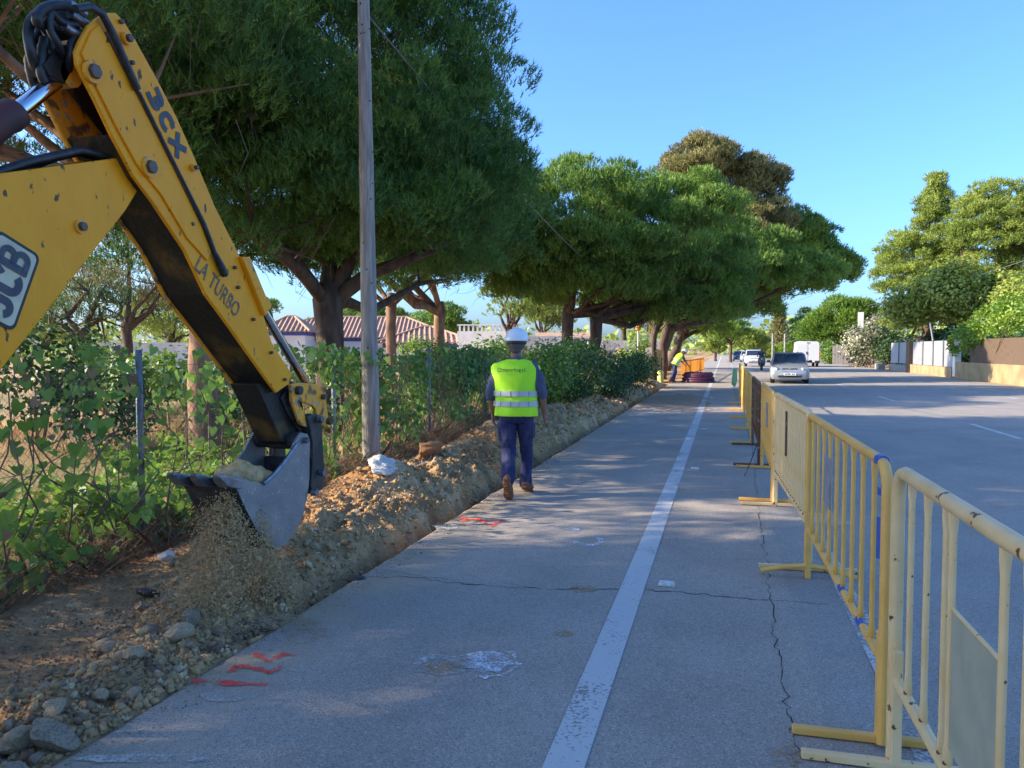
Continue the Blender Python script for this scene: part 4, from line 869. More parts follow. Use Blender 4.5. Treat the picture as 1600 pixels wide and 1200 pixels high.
# ================================================================ vehicles
m_glass = mat('car glass', (.02, .03, .045), .06, spec=.8); m_tyre = mat('tyre', (.02, .02, .021), .85); m_rim = mat('rim', (.35, .36, .38), .35, metal=.7); m_lamp = mat('headlamp', (.5, .55, .55), .12, coat=.5); m_red2 = mat('tail lamp', (.4, .02, .02), .25); m_pl = mat('number plate', (.75, .75, .74), .5); m_blkp = mat('black plastic', (.02, .021, .023), .6); m_ptxt = mat('plate text', (.03, .03, .05), .6)
def paint(n_, c, met=.3): return mat(n_, c, .32, metal=met, coat=.6)
def wheel(t, x, y, r=.31, w_=.19):
    MB().lathe([(r*.62, -w_/2), (r*.93, -w_/2), (r, -w_*.36), (r, w_*.36), (r*.93, w_/2), (r*.62, w_/2)], (0, 0, 0), 20)
    mb = MB(); n = 20; vs = []; fs = []; pf = [(r*.62, -w_/2), (r*.93, -w_/2), (r, -w_*.36), (r, w_*.36), (r*.93, w_/2), (r*.62, w_/2)]
    for q, dx in pf:
        for k in range(n): a = 2*math.pi*k/n; vs.append((x+dx, y+q*math.cos(a), r+q*math.sin(a)))
    for i_ in range(5):
        for k in range(n): k2 = (k+1) % n; fs.append((i_*n+k, i_*n+k2, (i_+1)*n+k2, (i_+1)*n+k))
    o = mb.add(vs, fs).build('wheel', m_tyre, t, True, world=False); MB().tube([(x-w_*.42, y, r), (x+w_*.42, y, r)], r*.63, 14).build('rim', m_rim, o, True, world=False)
def loftbody(secs, n=None):
    """secs: list of rings (same count) along the car"""
    mb = MB(); k = len(secs[0]); vs = [p for s_ in secs for p in s_]; fs = []
    for i_ in range(len(secs)-1):
        for j in range(k): fs.append((i_*k+j, i_*k+(j+1) % k, (i_+1)*k+(j+1) % k, (i_+1)*k+j))
    fs.append(tuple(range(k-1, -1, -1))); fs.append(tuple((len(secs)-1)*k+j for j in range(k))); return mb.add(vs, fs)
def hatch(label, loc, pc, rz=0., W_=1.70, L_=4.17, Ht=1.41, suv=False, detail=True):
    """front of the car points to local -Y, origin on the ground under its centre"""
    t = thing('car', label, 'car', loc, rz, 'cars on the road'); m = paint('paint '+label[:12], pc); h = W_/2; f = -L_/2; up_ = .10 if suv else 0.
    def ring(y, zb, zt, hw, tum=.06):
        return [(-hw*.90, y, zb), (-hw, y, zb+.12), (-hw, y, zb+(zt-zb)*.62), (-hw+tum, y, zt-.03), (-hw*.45, y, zt+.015), (hw*.45, y, zt+.015), (hw-tum, y, zt-.03), (hw, y, zb+(zt-zb)*.62), (hw, y, zb+.12), (hw*.90, y, zb)]
    z0 = .20+up_; prof = [(0, .33, .55, .66), (.04, .22, .62, .76), (.14, .20, .69, .82), (.40, .20, .77, .845), (.80, .20, .86, .85), (1.15, .20, .93, .85), (2.2, .20, .95, .85), (3.2, .20, .97, .845), (3.85, .22, .96, .81), (4.10, .24, .85, .76), (4.17, .36, .70, .68)]
    secs = [ring(f+y*L_/4.17, zb+up_, zt+up_, hw*W_/1.7) for y, zb, zt, hw in prof]
    bd = loftbody(secs).build('body', m, t, True, bevel=.02, world=False)
    # cabin
    zc = .93+up_; zr = Ht
    A = [(-h+.07, f+.98, zc-.02), (h-.07, f+.98, zc-.02), (h-.06, f+3.75, zc), (-h+.06, f+3.75, zc)]; mid_ = [(-h+.17, f+1.62, zr-.06), (h-.17, f+1.62, zr-.06), (h-.18, f+3.2, zr-.05), (-h+.18, f+3.2, zr-.05)]; B = [(-h+.26, f+1.85, zr), (h-.26, f+1.85, zr), (h-.27, f+3.0, zr), (-h+.27, f+3.0, zr)]
    mb = MB().add(A+mid_+B, [(0, 1, 5, 4), (1, 2, 6, 5), (2, 3, 7, 6), (3, 0, 4, 7), (4, 5, 9, 8), (5, 6, 10, 9), (6, 7, 11, 10), (7, 4, 8, 11), (8, 9, 10, 11)]); mb.build('roof', m, t, True, bevel=.03, world=False)
    def quad(name, P_, mm, par, out): n_ = (Vector(P_[1])-Vector(P_[0])).cross(Vector(P_[3])-Vector(P_[0])).normalized(); n_ = n_ if n_.dot(Vector(out)) > 0 else -n_; return MB().add([Vector(p)+n_*.012 for p in P_], [(0, 1, 2, 3)]).build(name, mm, par, world=False)
    def inset(P_, k): c_ = sum((Vector(p) for p in P_), Vector())/4; return [Vector(p).lerp(c_, k) for p in P_]
    ws = quad('windscreen', inset([A[0], A[1], mid_[1], mid_[0]], .09), m_glass, t, (0, -1, .5)); quad('rear_window', inset([A[2], A[3], mid_[3], mid_[2]], .12), m_glass, t, (0, 1, .3))
    for a, b, c_, d in ((1, 2, 6, 5), (3, 0, 4, 7)): P_ = [(A+mid_)[q] for q in (a, b, c_, d)]; quad('side_window', inset(P_, .13), m_glass, t, (1 if a == 1 else -1, 0, 0))
    for s_ in (-1, 1):
        wheel(t, s_*(h-.12), f+.85); wheel(t, s_*(h-.12), f+3.4)
        MB().add([(s_*.46, f+.085, .60+up_), (s_*(h-.06), f+.27, .63+up_), (s_*(h-.05), f+.36, .77+up_), (s_*.50, f+.14, .72+up_)], [(0, 1, 2, 3)]).build('headlight', m_lamp, t, world=False) if False else MB().box((s_*(h-.21), f+.16, .665+up_), (.30, .20, .125), Matrix.Rotation(s_*.38, 3, 'Z')).build('headlight', m_lamp, t, world=False, bevel=.03)
        MB().box((s_*(h+.06), f+1.25, 1.0+up_), (.16, .10, .12)).build('mirror', m_blkp if not suv else m, t, world=False, bevel=.03)
        MB().box((s_*(h-.10), f+L_-.06, .85+up_), (.16, .14, .2)).build('tail_light', m_red2, t, world=False, bevel=.02)
    if detail:
        gr = MB(); gr.box((0, f+.10, .665+up_), (.66, .10, .07)); gr.build('grille', m_blkp, t, world=False, bevel=.02)
        MB().box((0, f+.055, .67+up_), (.12, .06, .05)).build('badge', m_rim, t, world=False, bevel=.01)
        bmpr = MB(); bmpr.tube([(-h+.12, f+.16, .42+up_), (-.4, f-.0, .42+up_), (.4, f-.0, .42+up_), (h-.12, f+.16, .42+up_)], [(.05, .06)]*4, 10); bmpr.build('bumper', m, t, True, world=False)
        MB().box((0, f+.03, .33+up_), (1.0, .1, .08)).build('lower_grille', m_blkp, t, world=False)
        pp = MB().box((0, f-.065, .44+up_), (.52, .012, .11)).build('number_plate', m_pl, t, world=False)
        for k in range(7): MB().box((-.19+k*.062, f-.073, .44+up_), (.036, .004, .06)).build('plate_character', m_ptxt, pp, world=False) if k != 4 else None
    return t
hatch('silver hatchback driving towards the camera', (2.98, 38.6, 0), (.30, .33, .36), rz=R(-3))
cw_ = deep(1178, 568, 72); hatch('white car coming behind the silver hatchback', (cw_.x, 76, 0), (.75, .74, .72), Ht=1.55, suv=True)
hatch('dark blue distant car behind the white one', (2.1, 112, 0), (.05, .07, .12)); hatch('distant silver-blue car ahead of the dark one', (2.9, 104, 0), (.4, .46, .55))
# van seen from behind
vt = thing('van', 'white panel van driving away in the far lane', 'van', (7.35, 74, 0)); m_vw = paint('van white', (.62, .64, .67), 0.)
def vring(y, hw, zb, zt): return [(-hw, y, zb), (-hw, y, zb+.9), (-hw+.09, y, zt-.08), (-hw+.2, y, zt), (hw-.2, y, zt), (hw-.09, y, zt-.08), (hw, y, zb+.9), (hw, y, zb)]
loftbody([vring(0, 1.0, .42, 2.25), vring(.1, 1.02, .38, 2.3), vring(3.2, 1.02, .38, 2.3), vring(3.9, .98, .38, 1.9), vring(4.3, .95, .38, 1.25), vring(5.1, .88, .4, 1.0)]).build('body', m_vw, vt, True, world=False, bevel=.02)
for s_ in (-1, 1):
    MB().box((s_*.49, -.015, 1.32), (.90, .03, 1.62)).build('rear_door', m_vw, vt, world=False, bevel=.03); MB().box((s_*.97, -.02, 1.15), (.08, .06, .5)).build('tail_light', m_red2, vt, world=False, bevel=.01)
    wheel(vt, s_*.86, .95, .34); wheel(vt, s_*.86, 4.0, .34); MB().box((s_*1.12, 3.5, 1.35), (.2, .1, .3)).build('mirror', m_blkp, vt, world=False, bevel=.02)
MB().box((-.12, -.045, 1.25), (.10, .04, .26)).build('door_handle', m_blkp, vt, world=False); MB().box((0, -.04, .48), (1.96, .12, .16)).build('bumper', m_blkp, vt, world=False, bevel=.02); MB().box((0, -.03, 2.18), (.3, .04, .05)).build('brake_light', m_blkp, vt, world=False); MB().box((.3, -.11, .50), (.5, .02, .11)).build('number_plate', m_pl, vt, world=False)
# motor scooter and rider
st_ = deep(1192, 578, 58); st_ = Vector((st_.x-.1, st_.y, 0))
sv = thing('motor_scooter', 'dark motor scooter overtaking left of the silver hatchback', 'scooter', st_); wheel(sv, 0, -.62, .27, .11); wheel(sv, 0, .62, .27, .13)
m_sc = paint('scooter grey', (.10, .11, .13)); MB().tube([(0, -.62, .27), (0, -.55, .6), (0, -.48, .98)], [.04, .035, .03], 8).build('fork', m_blkp, sv, True, world=False)
mb = MB(); mb.cap([(0, -.52, .55), (0, -.48, .80), (0, -.46, .98)], [(.17, .06), (.21, .07), (.14, .06)], 12, up=(0, 1, 0)); mb.cap([(0, -.40, .36), (0, .1, .36)], [(.14, .05), (.15, .06)], 10); mb.cap([(0, .1, .5), (0, .45, .6), (0, .85, .66)], [(.16, .14), (.17, .14), (.12, .08)], 12); link('fairing', grown(mb, .02), m_sc, sv)
mb = MB(); mb.cap([(0, .12, .76), (0, .5, .78), (0, .8, .80)], [(.13, .04), (.14, .05), (.11, .04)], 10); mb.build('seat', m_blkp, sv, True, world=False)
MB().tube([(-.34, -.36, 1.02), (-.1, -.46, 1.04), (.1, -.46, 1.04), (.34, -.36, 1.02)], .018, 8).build('handlebar', m_blkp, sv, True, world=False); MB().cap([(0, -.56, .86), (0, -.58, .87)], [.08, .07], 10).build('headlight', m_lamp, sv, True, world=False)
JR = dict(hl=(-.10, -.30, .86), hr=(.10, -.30, .86), kl=(-.20, .12, .78), kr=(.20, .12, .78), al=(-.17, .10, .42), ar=(.17, .10, .42), tl=(-.17, .25, .40), tr=(.17, .25, .40), sl=(-.19, -.22, 1.34), sr=(.19, -.22, 1.34), el=(-.30, .02, 1.14), er=(.30, .02, 1.14), wl=(-.30, .26, 1.06), wr=(.30, .26, 1.06), neck=(0, -.20, 1.42), head=(0, -.17, 1.53))
person('person', 'rider in a grey shirt seated on the scooter', (st_.x, st_.y, 0), R(180), JR, 'people on the road', vest=False, hat=False, vox=.02)
# ================================================================ foliage generators
def brushes(P, D, L, k, spread, w):
    """bottle-brush pine shoots: k needles each, as thin triangles"""
    n = len(P); t = rng.random((n, k, 1)); dr = unit(D[:, None]+rng.normal(size=(n, k, 3))*spread); Ln = (L[:, None, None])
    b = P[:, None]+D[:, None]*t*Ln*.75; tip = b+dr*Ln*rng.uniform(.45, .75, (n, k, 1)); s = unit(np.cross(dr, rng.normal(size=(n, k, 3))))*w*.5
    return np.stack([b-s, b+s, tip], 2).reshape(-1, 3, 3)
def leaves(P, Nn, S, k=4, ar=.6):
    """small pointed leaves as kites lying across the normal"""
    n = len(P); a = unit(np.cross(Nn, rng.normal(size=(n, 3)))); b = np.cross(unit(Nn), a); s = S[:, None]
    return np.stack([P-a*s*.5, P+b*s*ar*.5, P+a*s*.5, P-b*s*ar*.5], 1)
m_bark = mat('pine bark', (.12, .078, .055), .95, (.055, .037, .028), 7, bump=1., bscale=9, stretch=(1, 1, .35)); m_bark2 = mat('red pine bark', (.30, .17, .11), .95, (.13, .08, .055), 6, bump=1., bscale=8, stretch=(1, 1, .35)); m_twig = mat('dead twigs', (.12, .08, .055), .95, (.22, .16, .11), 3)
g_pine = leafmat('stone pine needles', (.05, .14, .036), (.17, .31, .055), .25); g_pine2 = leafmat('sunny pine needles', (.085, .18, .035), (.26, .39, .06), .25); g_olive = leafmat('aleppo needles', (.15, .22, .040), (.36, .43, .08), .25); g_brn = leafmat('brownish needles', (.15, .15, .055), (.32, .30, .11), .25)
g_leaf = leafmat('broad leaves', (.08, .17, .025), (.23, .36, .05), .35, .45); g_dark = leafmat('dark leaves', (.022, .065, .02), (.065, .14, .035), .25, .45); g_vine = leafmat('vine leaves', (.09, .20, .04), (.24, .37, .06), .38, .42); g_lime = leafmat('lime leaves', (.12, .24, .03), (.30, .42, .05), .35, .45); g_straw = leafmat('straw', (.30, .19, .08), (.52, .38, .18), .2, .8); g_weed = leafmat('dry brown weeds', (.14, .095, .06), (.32, .23, .14), .15, .9); g_ole = leafmat('oleander', (.07, .11, .035), (.66, .60, .46), .2)
def tree(name, label, base, lobes, g_mat, trunk_r=.25, fork=2.6, bark=None, L=.24, k=12, w=.009, spread=.5, per=90, rc=(.55, .95), group=None, seed=1, lean=(0, 0), low=-.35, trunks=None, twigs=0, flat=.62, updir=.8, fill=.25):
    """lobes: (centre, radii, number of clumps). trunk with limbs to the clumps, needles on every clump"""
    r = np.random.default_rng(seed); t = thing(name, label, 'tree', base, 0, group); base = Vector(base); cl = []
    for c, rad, n in lobes:
        m_ = 0
        while m_ < n:
            d = unit(r.normal(size=3))
            if d[2] < low: continue
            q = r.uniform(.72, 1.0) if r.random() > fill else r.uniform(.35, .75); cl.append((np.array(c)+d*np.array(rad)*q, r.uniform(*rc), d)); m_ += 1
    PP, DD = [], []; ti = []
    for c, s, d in cl:
        n = int(per*(s/.75)**2); v = unit(r.normal(size=(n*2, 3))+np.array([0, 0, .45])); v = v[v[:, 2] > -.45][:n]
        p = c+v*np.array([s, s, s*flat])*r.uniform(.7, 1.05, (len(v), 1)); PP.append(p); DD.append(unit(v*.6+np.array([0, 0, updir])+d*.25+r.normal(size=v.shape)*.2)); ti.append(np.clip(r.normal(.48, .22)+r.normal(size=len(v))*.2, 0, 1))
    P = np.concatenate(PP); D = np.concatenate(DD); T = np.concatenate(ti)
    V_ = brushes(P, D, L*r.uniform(.7, 1.25, len(P)), k, spread, w); link('crown', trimesh('crown', V_-np.array(base), np.repeat(T, k)), g_mat, t)
    mb = MB(); f = base+Vector((lean[0]*fork, lean[1]*fork, fork)); wob = lambda s_: Vector(r.normal(size=3))*s_
    mb.tube([base+Vector((0, 0, -.3)), base+Vector((0, 0, .15)), base.lerp(f, .35)+wob(.05), base.lerp(f, .7)+wob(.06), f, f+Vector((lean[0], lean[1], 1))*.3], [trunk_r*1.35, trunk_r*1.08, trunk_r*.95, trunk_r*.9, trunk_r*1.0, trunk_r*.6], 12)
    nl = min(len(cl), 46); idx = r.permutation(len(cl))[:nl]; hubs = []
    for q in range(6):
        j = idx[q % nl]; e_ = Vector(cl[j][0]); m1 = f.lerp(e_, .35)+Vector((0, 0, -.12*(e_-f).length*.4))+wob(.15); m2 = f.lerp(e_, .7)+wob(.2); rr = trunk_r*r.uniform(.42, .62); mb.tube([f-Vector((0, 0, .1)), f.lerp(m1, .5)+wob(.05), m1, m2, e_], [rr*1.1, rr, rr*.8, rr*.5, rr*.15], 8); hubs += [(m1, rr*.6), (m2, rr*.45)]
    for j in idx[6:]:
        e_ = Vector(cl[j][0]); h_, rr = min(hubs, key=lambda q: (q[0]-e_).length); mb.tube([h_, h_.lerp(e_, .5)+wob(.2)-Vector((0, 0, .1)), e_], [rr*.7, rr*.45, rr*.12], 6)
    mb.build('trunk', bark or m_bark, t, True)
    if twigs:
        tw = MB(); ctr = [Vector(c[0]) for c in cl]
        for q in range(twigs):
            e_ = ctr[r.integers(len(ctr))]; e_ = e_.lerp(f, .1)+wob(.2); a = e_.lerp(f, r.uniform(.12, .35))+wob(.22); tw.tube([e_, e_.lerp(a, .5)+wob(.1), a], [.007, .005, .002], 3, cap=False)
        tw.build('dead_twigs', m_twig, t)['kind'] = 'stuff'
    return t
def shrub(name, label, base, lobes, g_mat, n=2500, s=.07, group=None, seed=1, cat='shrub', ar=.6, stems=5, flowers=None, shell=.55):
    r = np.random.default_rng(seed); base = Vector(base); t = thing(name, label, cat, base, 0, group); PP, NN, TT = [], [], []; tot = sum(l[1][0]*l[1][2]+l[1][1]*l[1][2] for l in lobes)
    for c, rad in lobes:
        m_ = int(n*(rad[0]*rad[2]+rad[1]*rad[2])/tot); nc = max(6, m_//40); cc = unit(r.normal(size=(nc, 3)))*r.uniform(shell, 1, (nc, 1))*np.array(rad)+np.array(c); sz = .32*min(rad)+.03; which = r.integers(nc, size=m_)
        p = cc[which]+r.normal(size=(m_, 3))*sz*.55; PP.append(p); NN.append(unit(unit(p-np.array(c))+np.array([0, 0, .6])+r.normal(size=p.shape)*.6)); TT.append(np.clip(r.normal(.4, .25, nc)[which]+r.normal(size=m_)*.2, 0, 1))
    P = np.concatenate(PP); P[:, 2] = np.maximum(P[:, 2], base.z+.02); N_ = np.concatenate(NN); T = np.concatenate(TT)
    link('foliage', trimesh('foliage', leaves(P, N_, s*r.uniform(.6, 1.3, len(P)), ar=ar)-np.array(base), T), g_mat, t)
    mb = MB()
    for q in range(stems):
        c, rad = lobes[q % len(lobes)]; e_ = Vector(c)+Vector(r.normal(size=3)*.4*np.array(rad)); mb.tube([base+Vector((r.normal()*.08, r.normal()*.08, -.1)), base.lerp(e_, .5)+Vector(r.normal(size=3)*.1), e_], [.03, .02, .006], 6)
    mb.build('stem', m_twig, t)
    return t
# ================================================================ the pine row on the left
NEARP = 'stone pines along the left side'
tree('stone_pine', 'red-barked pine trunk just behind the digger arm, crown overhead', (-6.6, 8.7, 0), [((-8.0, 7.6, 5.4), (2.8, 3.4, 2.1), 210), ((-8.6, 4.6, 5.3), (3.4, 2.6, 2.0), 130), ((-9.8, 8.8, 4.8), (3.2, 3, 1.8), 130)], g_pine, .20, 3.2, m_bark2, L=.18, k=8, per=260, w=.016, rc=(.36, .6), spread=.5, fill=.2, updir=1., flat=.75, group=NEARP, seed=3, twigs=800, low=-.45)
tree('stone_pine', 'big stone pine with forked trunk and dense round dark crown', (-7.0, 12.7, 0), [((-6.7, 12.6, 5.6), (3.3, 3.5, 3.4), 330), ((-5.4, 13.4, 4.6), (1.8, 2.5, 2.1), 130), ((-7.0, 11.2, 7.2), (2.9, 2.7, 2.3), 120), ((-6.6, 14.6, 3.7), (2.4, 2.6, 1.2), 80), ((-7.8, 11.4, 3.8), (3.2, 2.4, 1.3), 130), ((-9.5, 13.5, 5.0), (2.8, 2.8, 2.4), 120)], g_pine, .27, 2.45, L=.165, k=8, per=330, w=.016, rc=(.32, .56), spread=.5, fill=.15, updir=1., flat=.75, group=NEARP, seed=4, twigs=500, low=-.75)
a = deep(612, 545, 24); tree('stone_pine', 'slim pine trunk right of the timber pole', (a.x, a.y, 0), [((a.x+.6, a.y, 5.6), (4.0, 4, 2.4), 130)], g_pine, .17, 3.0, m_bark2, L=.30, k=6, per=110, w=.032, group=NEARP, seed=5, twigs=300, low=-.7)
a = deep(688, 545, 25); tree('stone_pine', 'sunlit pine trunk between the timber pole and the walking worker', (a.x, a.y, 0), [((a.x-.3, a.y+.5, 5.4), (3.2, 3.6, 2.5), 120), ((a.x-.3, a.y-2.5, 4.2), (2.4, 2.2, 1.3), 60)], g_pine, .19, 2.8, m_bark2, L=.30, k=6, per=110, w=.032, group=NEARP, seed=6, twigs=300, low=-.7)
a = deep(890, 545, 28); tree('stone_pine', 'dark upright pine trunk above the bushes behind the worker', (a.x, a.y, 0), [((a.x+.6, a.y+.4, 5.5), (3.3, 3.5, 2.8), 220), ((a.x-.9, a.y-.8, 4.2), (1.7, 2, 1.5), 70), ((a.x+.8, a.y+.6, 3.7), (3.0, 2.6, .9), 90)], g_pine2, .23, 2.9, L=.21, k=7, per=250, w=.028, rc=(.36, .62), spread=.5, fill=.15, updir=1., flat=.75, group=NEARP, seed=7, twigs=500, lean=(-.02, 0), low=-.7)
a = deep(914, 550, 28.6); tree('stone_pine', 'dark leaning pine trunk beside the upright one, crown towards the path', (a.x, a.y, 0), [((a.x+2.8, a.y+1.6, 5.4), (3.3, 3.7, 2.6), 220), ((a.x+3.2, a.y+2.6, 3.5), (2.8, 2.6, 1.5), 130)], g_pine2, .24, 2.8, L=.21, k=7, per=250, w=.028, rc=(.36, .62), spread=.5, fill=.15, updir=1., flat=.75, group=NEARP, seed=8, twigs=500, lean=(.15, 0), low=-.7)
tree('stone_pine', 'pine over the bending worker with crown leaning across the road', (-3.1, 40.5, 0), [((.6, 42, 5.6), (3.4, 3.8, 2.4), 140), ((3.2, 43, 5.2), (2.6, 3, 1.3), 70), ((-1.6, 40, 5.0), (2.6, 3, 2.6), 110)], g_pine2, .24, 2.6, m_bark, L=.26, k=6, per=220, w=.04, rc=(.42, .7), spread=.5, fill=.15, updir=1., flat=.75, group=NEARP, seed=9, twigs=300, lean=(.1, 0), low=-.65)
tree('stone_pine', 'pine with a thin trunk next to the gate pillar', (-3.3, 38, 0), [((-2.4, 38.5, 3.9), (2.2, 2.4, 1.5), 70)], g_pine, .16, 2.2, m_bark, L=.3, k=6, per=100, w=.042, group=NEARP, seed=10, twigs=200, low=-.7)
tree('stone_pine', 'farther pine reaching low over the road end', (-3.6, 58, 0), [((.2, 59, 5.0), (4.2, 4, 2.2), 120), ((-2.5, 57, 3.4), (3, 3, 1.3), 50)], g_pine2, .26, 2.2, L=.38, k=5, per=110, w=.065, group=NEARP, seed=11, twigs=150, lean=(.12, 0), low=-.6)
a = deep(1095, 262, 52); b = deep(1188, 285, 52); tree('tall_pine', 'tall brownish pine rising behind the row', (-4.5, 54, 0), [((a.x, a.y, a.z), (2.3, 2.6, 1.7), 70), ((b.x-.3, b.y, b.z), (1.5, 1.8, 1.5), 50), ((b.x-1.0, b.y, b.z-3.0), (3.2, 3, 2.2), 110)], g_brn, .3, 7, L=.34, k=6, per=120, w=.055, seed=12, lean=(.33, 0), twigs=300, low=-.7)
a = deep(1240, 385, 54); tree('tall_pine', 'dark green pine sloping down right of the tall brownish one', (-4, 57, 0), [((a.x, a.y, a.z), (2.8, 3, 2.2), 100), ((a.x+2.2, a.y, a.z-1.8), (1.8, 2.5, 1.4), 50), ((a.x-4.2, a.y, a.z-1.5), (2.6, 2.5, 2.2), 80)], g_pine2, .28, 5, L=.34, k=6, per=110, w=.055, seed=13, lean=(.4, 0), low=-.7)
# pines of the same row beside and behind the camera: they throw the shade the picture stands in
for q, (x, y) in enumerate([(-8.8, -3.2), (-11.8, -1.2), (-13, -7)]):
    tree('stone_pine', ['pine left of the camera, out of view', 'second-row pine left of the digger, out of view', 'second-row pine behind the camera, out of view'][q], (x, y, 0), [((x+.5, y, 6.8), (4.4, 4.2, 2.6), 170), ((x-2.5, y-1, 7.5), (3.4, 3.6, 2.2), 70)], g_pine, .25, 3.6, L=.36, k=6, per=80, w=.05, low=-.6, seed=20+q, group=NEARP)
# background trees, left
def far(name, label, x, y, d, rpx, seed, g_mat=g_leaf, h=.8, n=40, group='trees behind the houses', L=.4, base=None):
    c = deep(x, y, d); r_ = rpx*d/1200; return tree(name, label, (c.x, c.y, 0), [((c.x, c.y, c.z), (r_, r_, r_*h), n)], g_mat, .2, max(1.2, c.z-r_*h), L=L, k=5, per=75, w=.0010*d, low=-.8, rc=(max(.3, r_*.26), max(.45, r_*.42)), seed=seed, group=group)
far('round_pine', 'rounded green pine behind the tiled house, left of the timber pole', 545, 505, 95, 26, 31, g_pine2); far('round_pine', 'green pine crown behind the tiled house, right of the timber pole', 600, 505, 90, 34, 32, g_pine2); far('round_pine', 'broad green pine behind the small tiled roof', 690, 508, 85, 44, 33, g_pine2, h=.6); far('round_pine', 'little round pine over the roof ridge by the digger', 424, 482, 100, 14, 34, g_pine2)
far('feathery_tree', 'feathery yellow-green tree behind the walking worker', 795, 470, 48, 38, 35, g_olive, h=1.25, n=50, L=.3); far('feathery_tree', 'pale tree behind the white wall', 975, 470, 62, 60, 36, g_olive, h=.7); far('feathery_tree', 'pale tree left of the dark trunks', 850, 492, 70, 40, 37, g_olive)
far('dry_tree', 'hazy dry brownish tree seen under the digger boom', 195, 440, 30, 80, 38, g_brn, h=.9, n=50, L=.3); far('feathery_tree', 'pale green tree between boom and dipper', 265, 500, 42, 60, 39, g_olive, h=.6); far('dark_fir', 'dark layered fir seen below the boom', 130, 480, 22, 62, 40, g_dark, h=.8, n=34, L=.22); far('feathery_tree', 'sunny tree at the far left behind the boom', 40, 500, 34, 80, 41, g_olive)
# trees at the road's end
E_ = 'trees at the end of the road'
far('far_pine', 'far rounded pine left of the road end', 1142, 518, 95, 24, 42, g_pine2, group=E_, L=.5); far('far_pine', 'far low pine just left of the scooter rider', 1172, 536, 125, 26, 43, g_olive, group=E_, h=.6, L=.5); far('far_pine', 'far shrubby tree beside the parked cars', 1118, 540, 105, 18, 44, g_olive, group=E_, L=.5)
c = deep(1217, 530, 150); nf = thing('norfolk_pine', 'pale pointed conifer with tiered branches on the skyline', 'tree', (c.x, c.y, 0)); PP, DD = [], []
for q in range(13):
    z = 2.0+q*.6; rr = 2.9*(1-(z-1)/9.6)
    for a in np.linspace(0, 6.28, 11)[:-1]+q*.3:
        for u_ in np.linspace(.1, 1, 14): PP.append((c.x+math.cos(a)*rr*u_+rng.normal()*.15, c.y+math.sin(a)*rr*u_+rng.normal()*.15, z+.1*u_+rng.normal()*.16)); DD.append((math.cos(a)*.7, math.sin(a)*.7, .6))
P = np.array(PP); V_ = brushes(P, unit(np.array(DD)), np.full(len(P), .6), 6, .7, .13); link('crown', trimesh('crown', V_-np.array([c.x, c.y, 0]), np.repeat(rng.random(len(P)), 6)), g_brn, nf); MB().tube([(c.x, c.y, -.2), (c.x, c.y, 9.6)], [.2, .04], 8).build('trunk', m_bark, nf, True)
far('far_pine', 'dark slender cypress-like tree right of the pointed conifer', 1255, 520, 92, 22, 45, g_dark, group=E_, h=1.6, L=.4); far('far_pine', 'bright green pine above the white van', 1318, 505, 86, 48, 46, g_leaf, group=E_, h=.8, n=60, L=.4); far('far_pine', 'bright pine left part above the van', 1278, 522, 88, 28, 47, g_leaf, group=E_, L=.4)
for q, (x, y, d, r_) in enumerate([(1205, 552, 140, 16), (1235, 550, 130, 14), (1190, 548, 170, 18)]): far('far_bush', ['far bush right of the rider', 'yellowish bush left of the van', 'far bush above the rider'][q], x, y, d, r_, 48+q, g_lime if q == 1 else g_olive, group=E_, L=.5)
# a wood on the skyline that reads as one mass
n = 16000; th = rng.uniform(-75, 75, n); dd = rng.uniform(210, 330, n); P = np.stack([dd*np.sin(np.radians(th)), dd*np.cos(np.radians(th)), rng.random(n)**.8*(6.+6.*vnoise(th*.5, th*0, 5))], 1)
tag(link('far_wood', trimesh('far_wood', leaves(P, unit(rng.normal(size=P.shape)+np.array([0, -.5, .7])), rng.uniform(1.2, 2.6, len(P)), ar=.7), rng.random(len(P))), g_olive), 'distant line of trees along the skyline', 'wood', kind='stuff')
# right-hand trees
g_rt = leafmat('yellow-green leaves', (.20, .27, .05), (.42, .47, .09), .35, .5)
RG = 'trees behind the right-hand wall'
a = deep(1440, 425, 62); b = deep(1462, 338, 62); tree('roadside_tree', 'tall yellow-green tree with a pointed top behind the grey panels', (a.x+.4, a.y, 0), [((a.x, a.y, a.z), (3.7, 3.6, 3.6), 230), ((b.x, b.y, b.z), (1.3, 1.5, 2.2), 70), ((b.x, b.y, b.z+2.2), (.5, .5, 1.3), 16), ((a.x+.5, a.y, a.z-3.6), (3.2, 3, 1.8), 90)], g_olive, .26, 2.4, L=.34, k=6, per=150, w=.05, rc=(.35, .62), spread=.7, seed=61, group=RG, twigs=200, low=-.6)
a = deep(1560, 360, 56); tree('roadside_tree', 'big yellow-green pine at the right picture edge', (a.x+.6, a.y, 0), [((a.x, a.y, a.z), (3.2, 3.2, 3.4), 200), ((a.x+3, a.y, a.z-1), (3, 3, 3.6), 110), ((a.x-.5, a.y, a.z-4), (3, 3, 2.4), 80)], g_olive, .3, 3.0, L=.32, k=6, per=150, w=.05, rc=(.36, .64), spread=.7, seed=62, group=RG, twigs=200, low=-.6)
a = deep(1500, 460, 54); b = deep(1430, 490, 56); shrub('broadleaf_tree', 'broad leafy tree with twin stems right behind the grey panels', (a.x-.6, a.y, 0), [((a.x, a.y, a.z+.3), (3.2, 2.4, 2.0)), ((b.x, b.y, b.z+.6), (2.4, 2, 1.5)), ((a.x+2.6, a.y-1, a.z-.3), (2.2, 2, 1.6))], g_rt, 16000, .28, RG, 63, 'tree', stems=8)
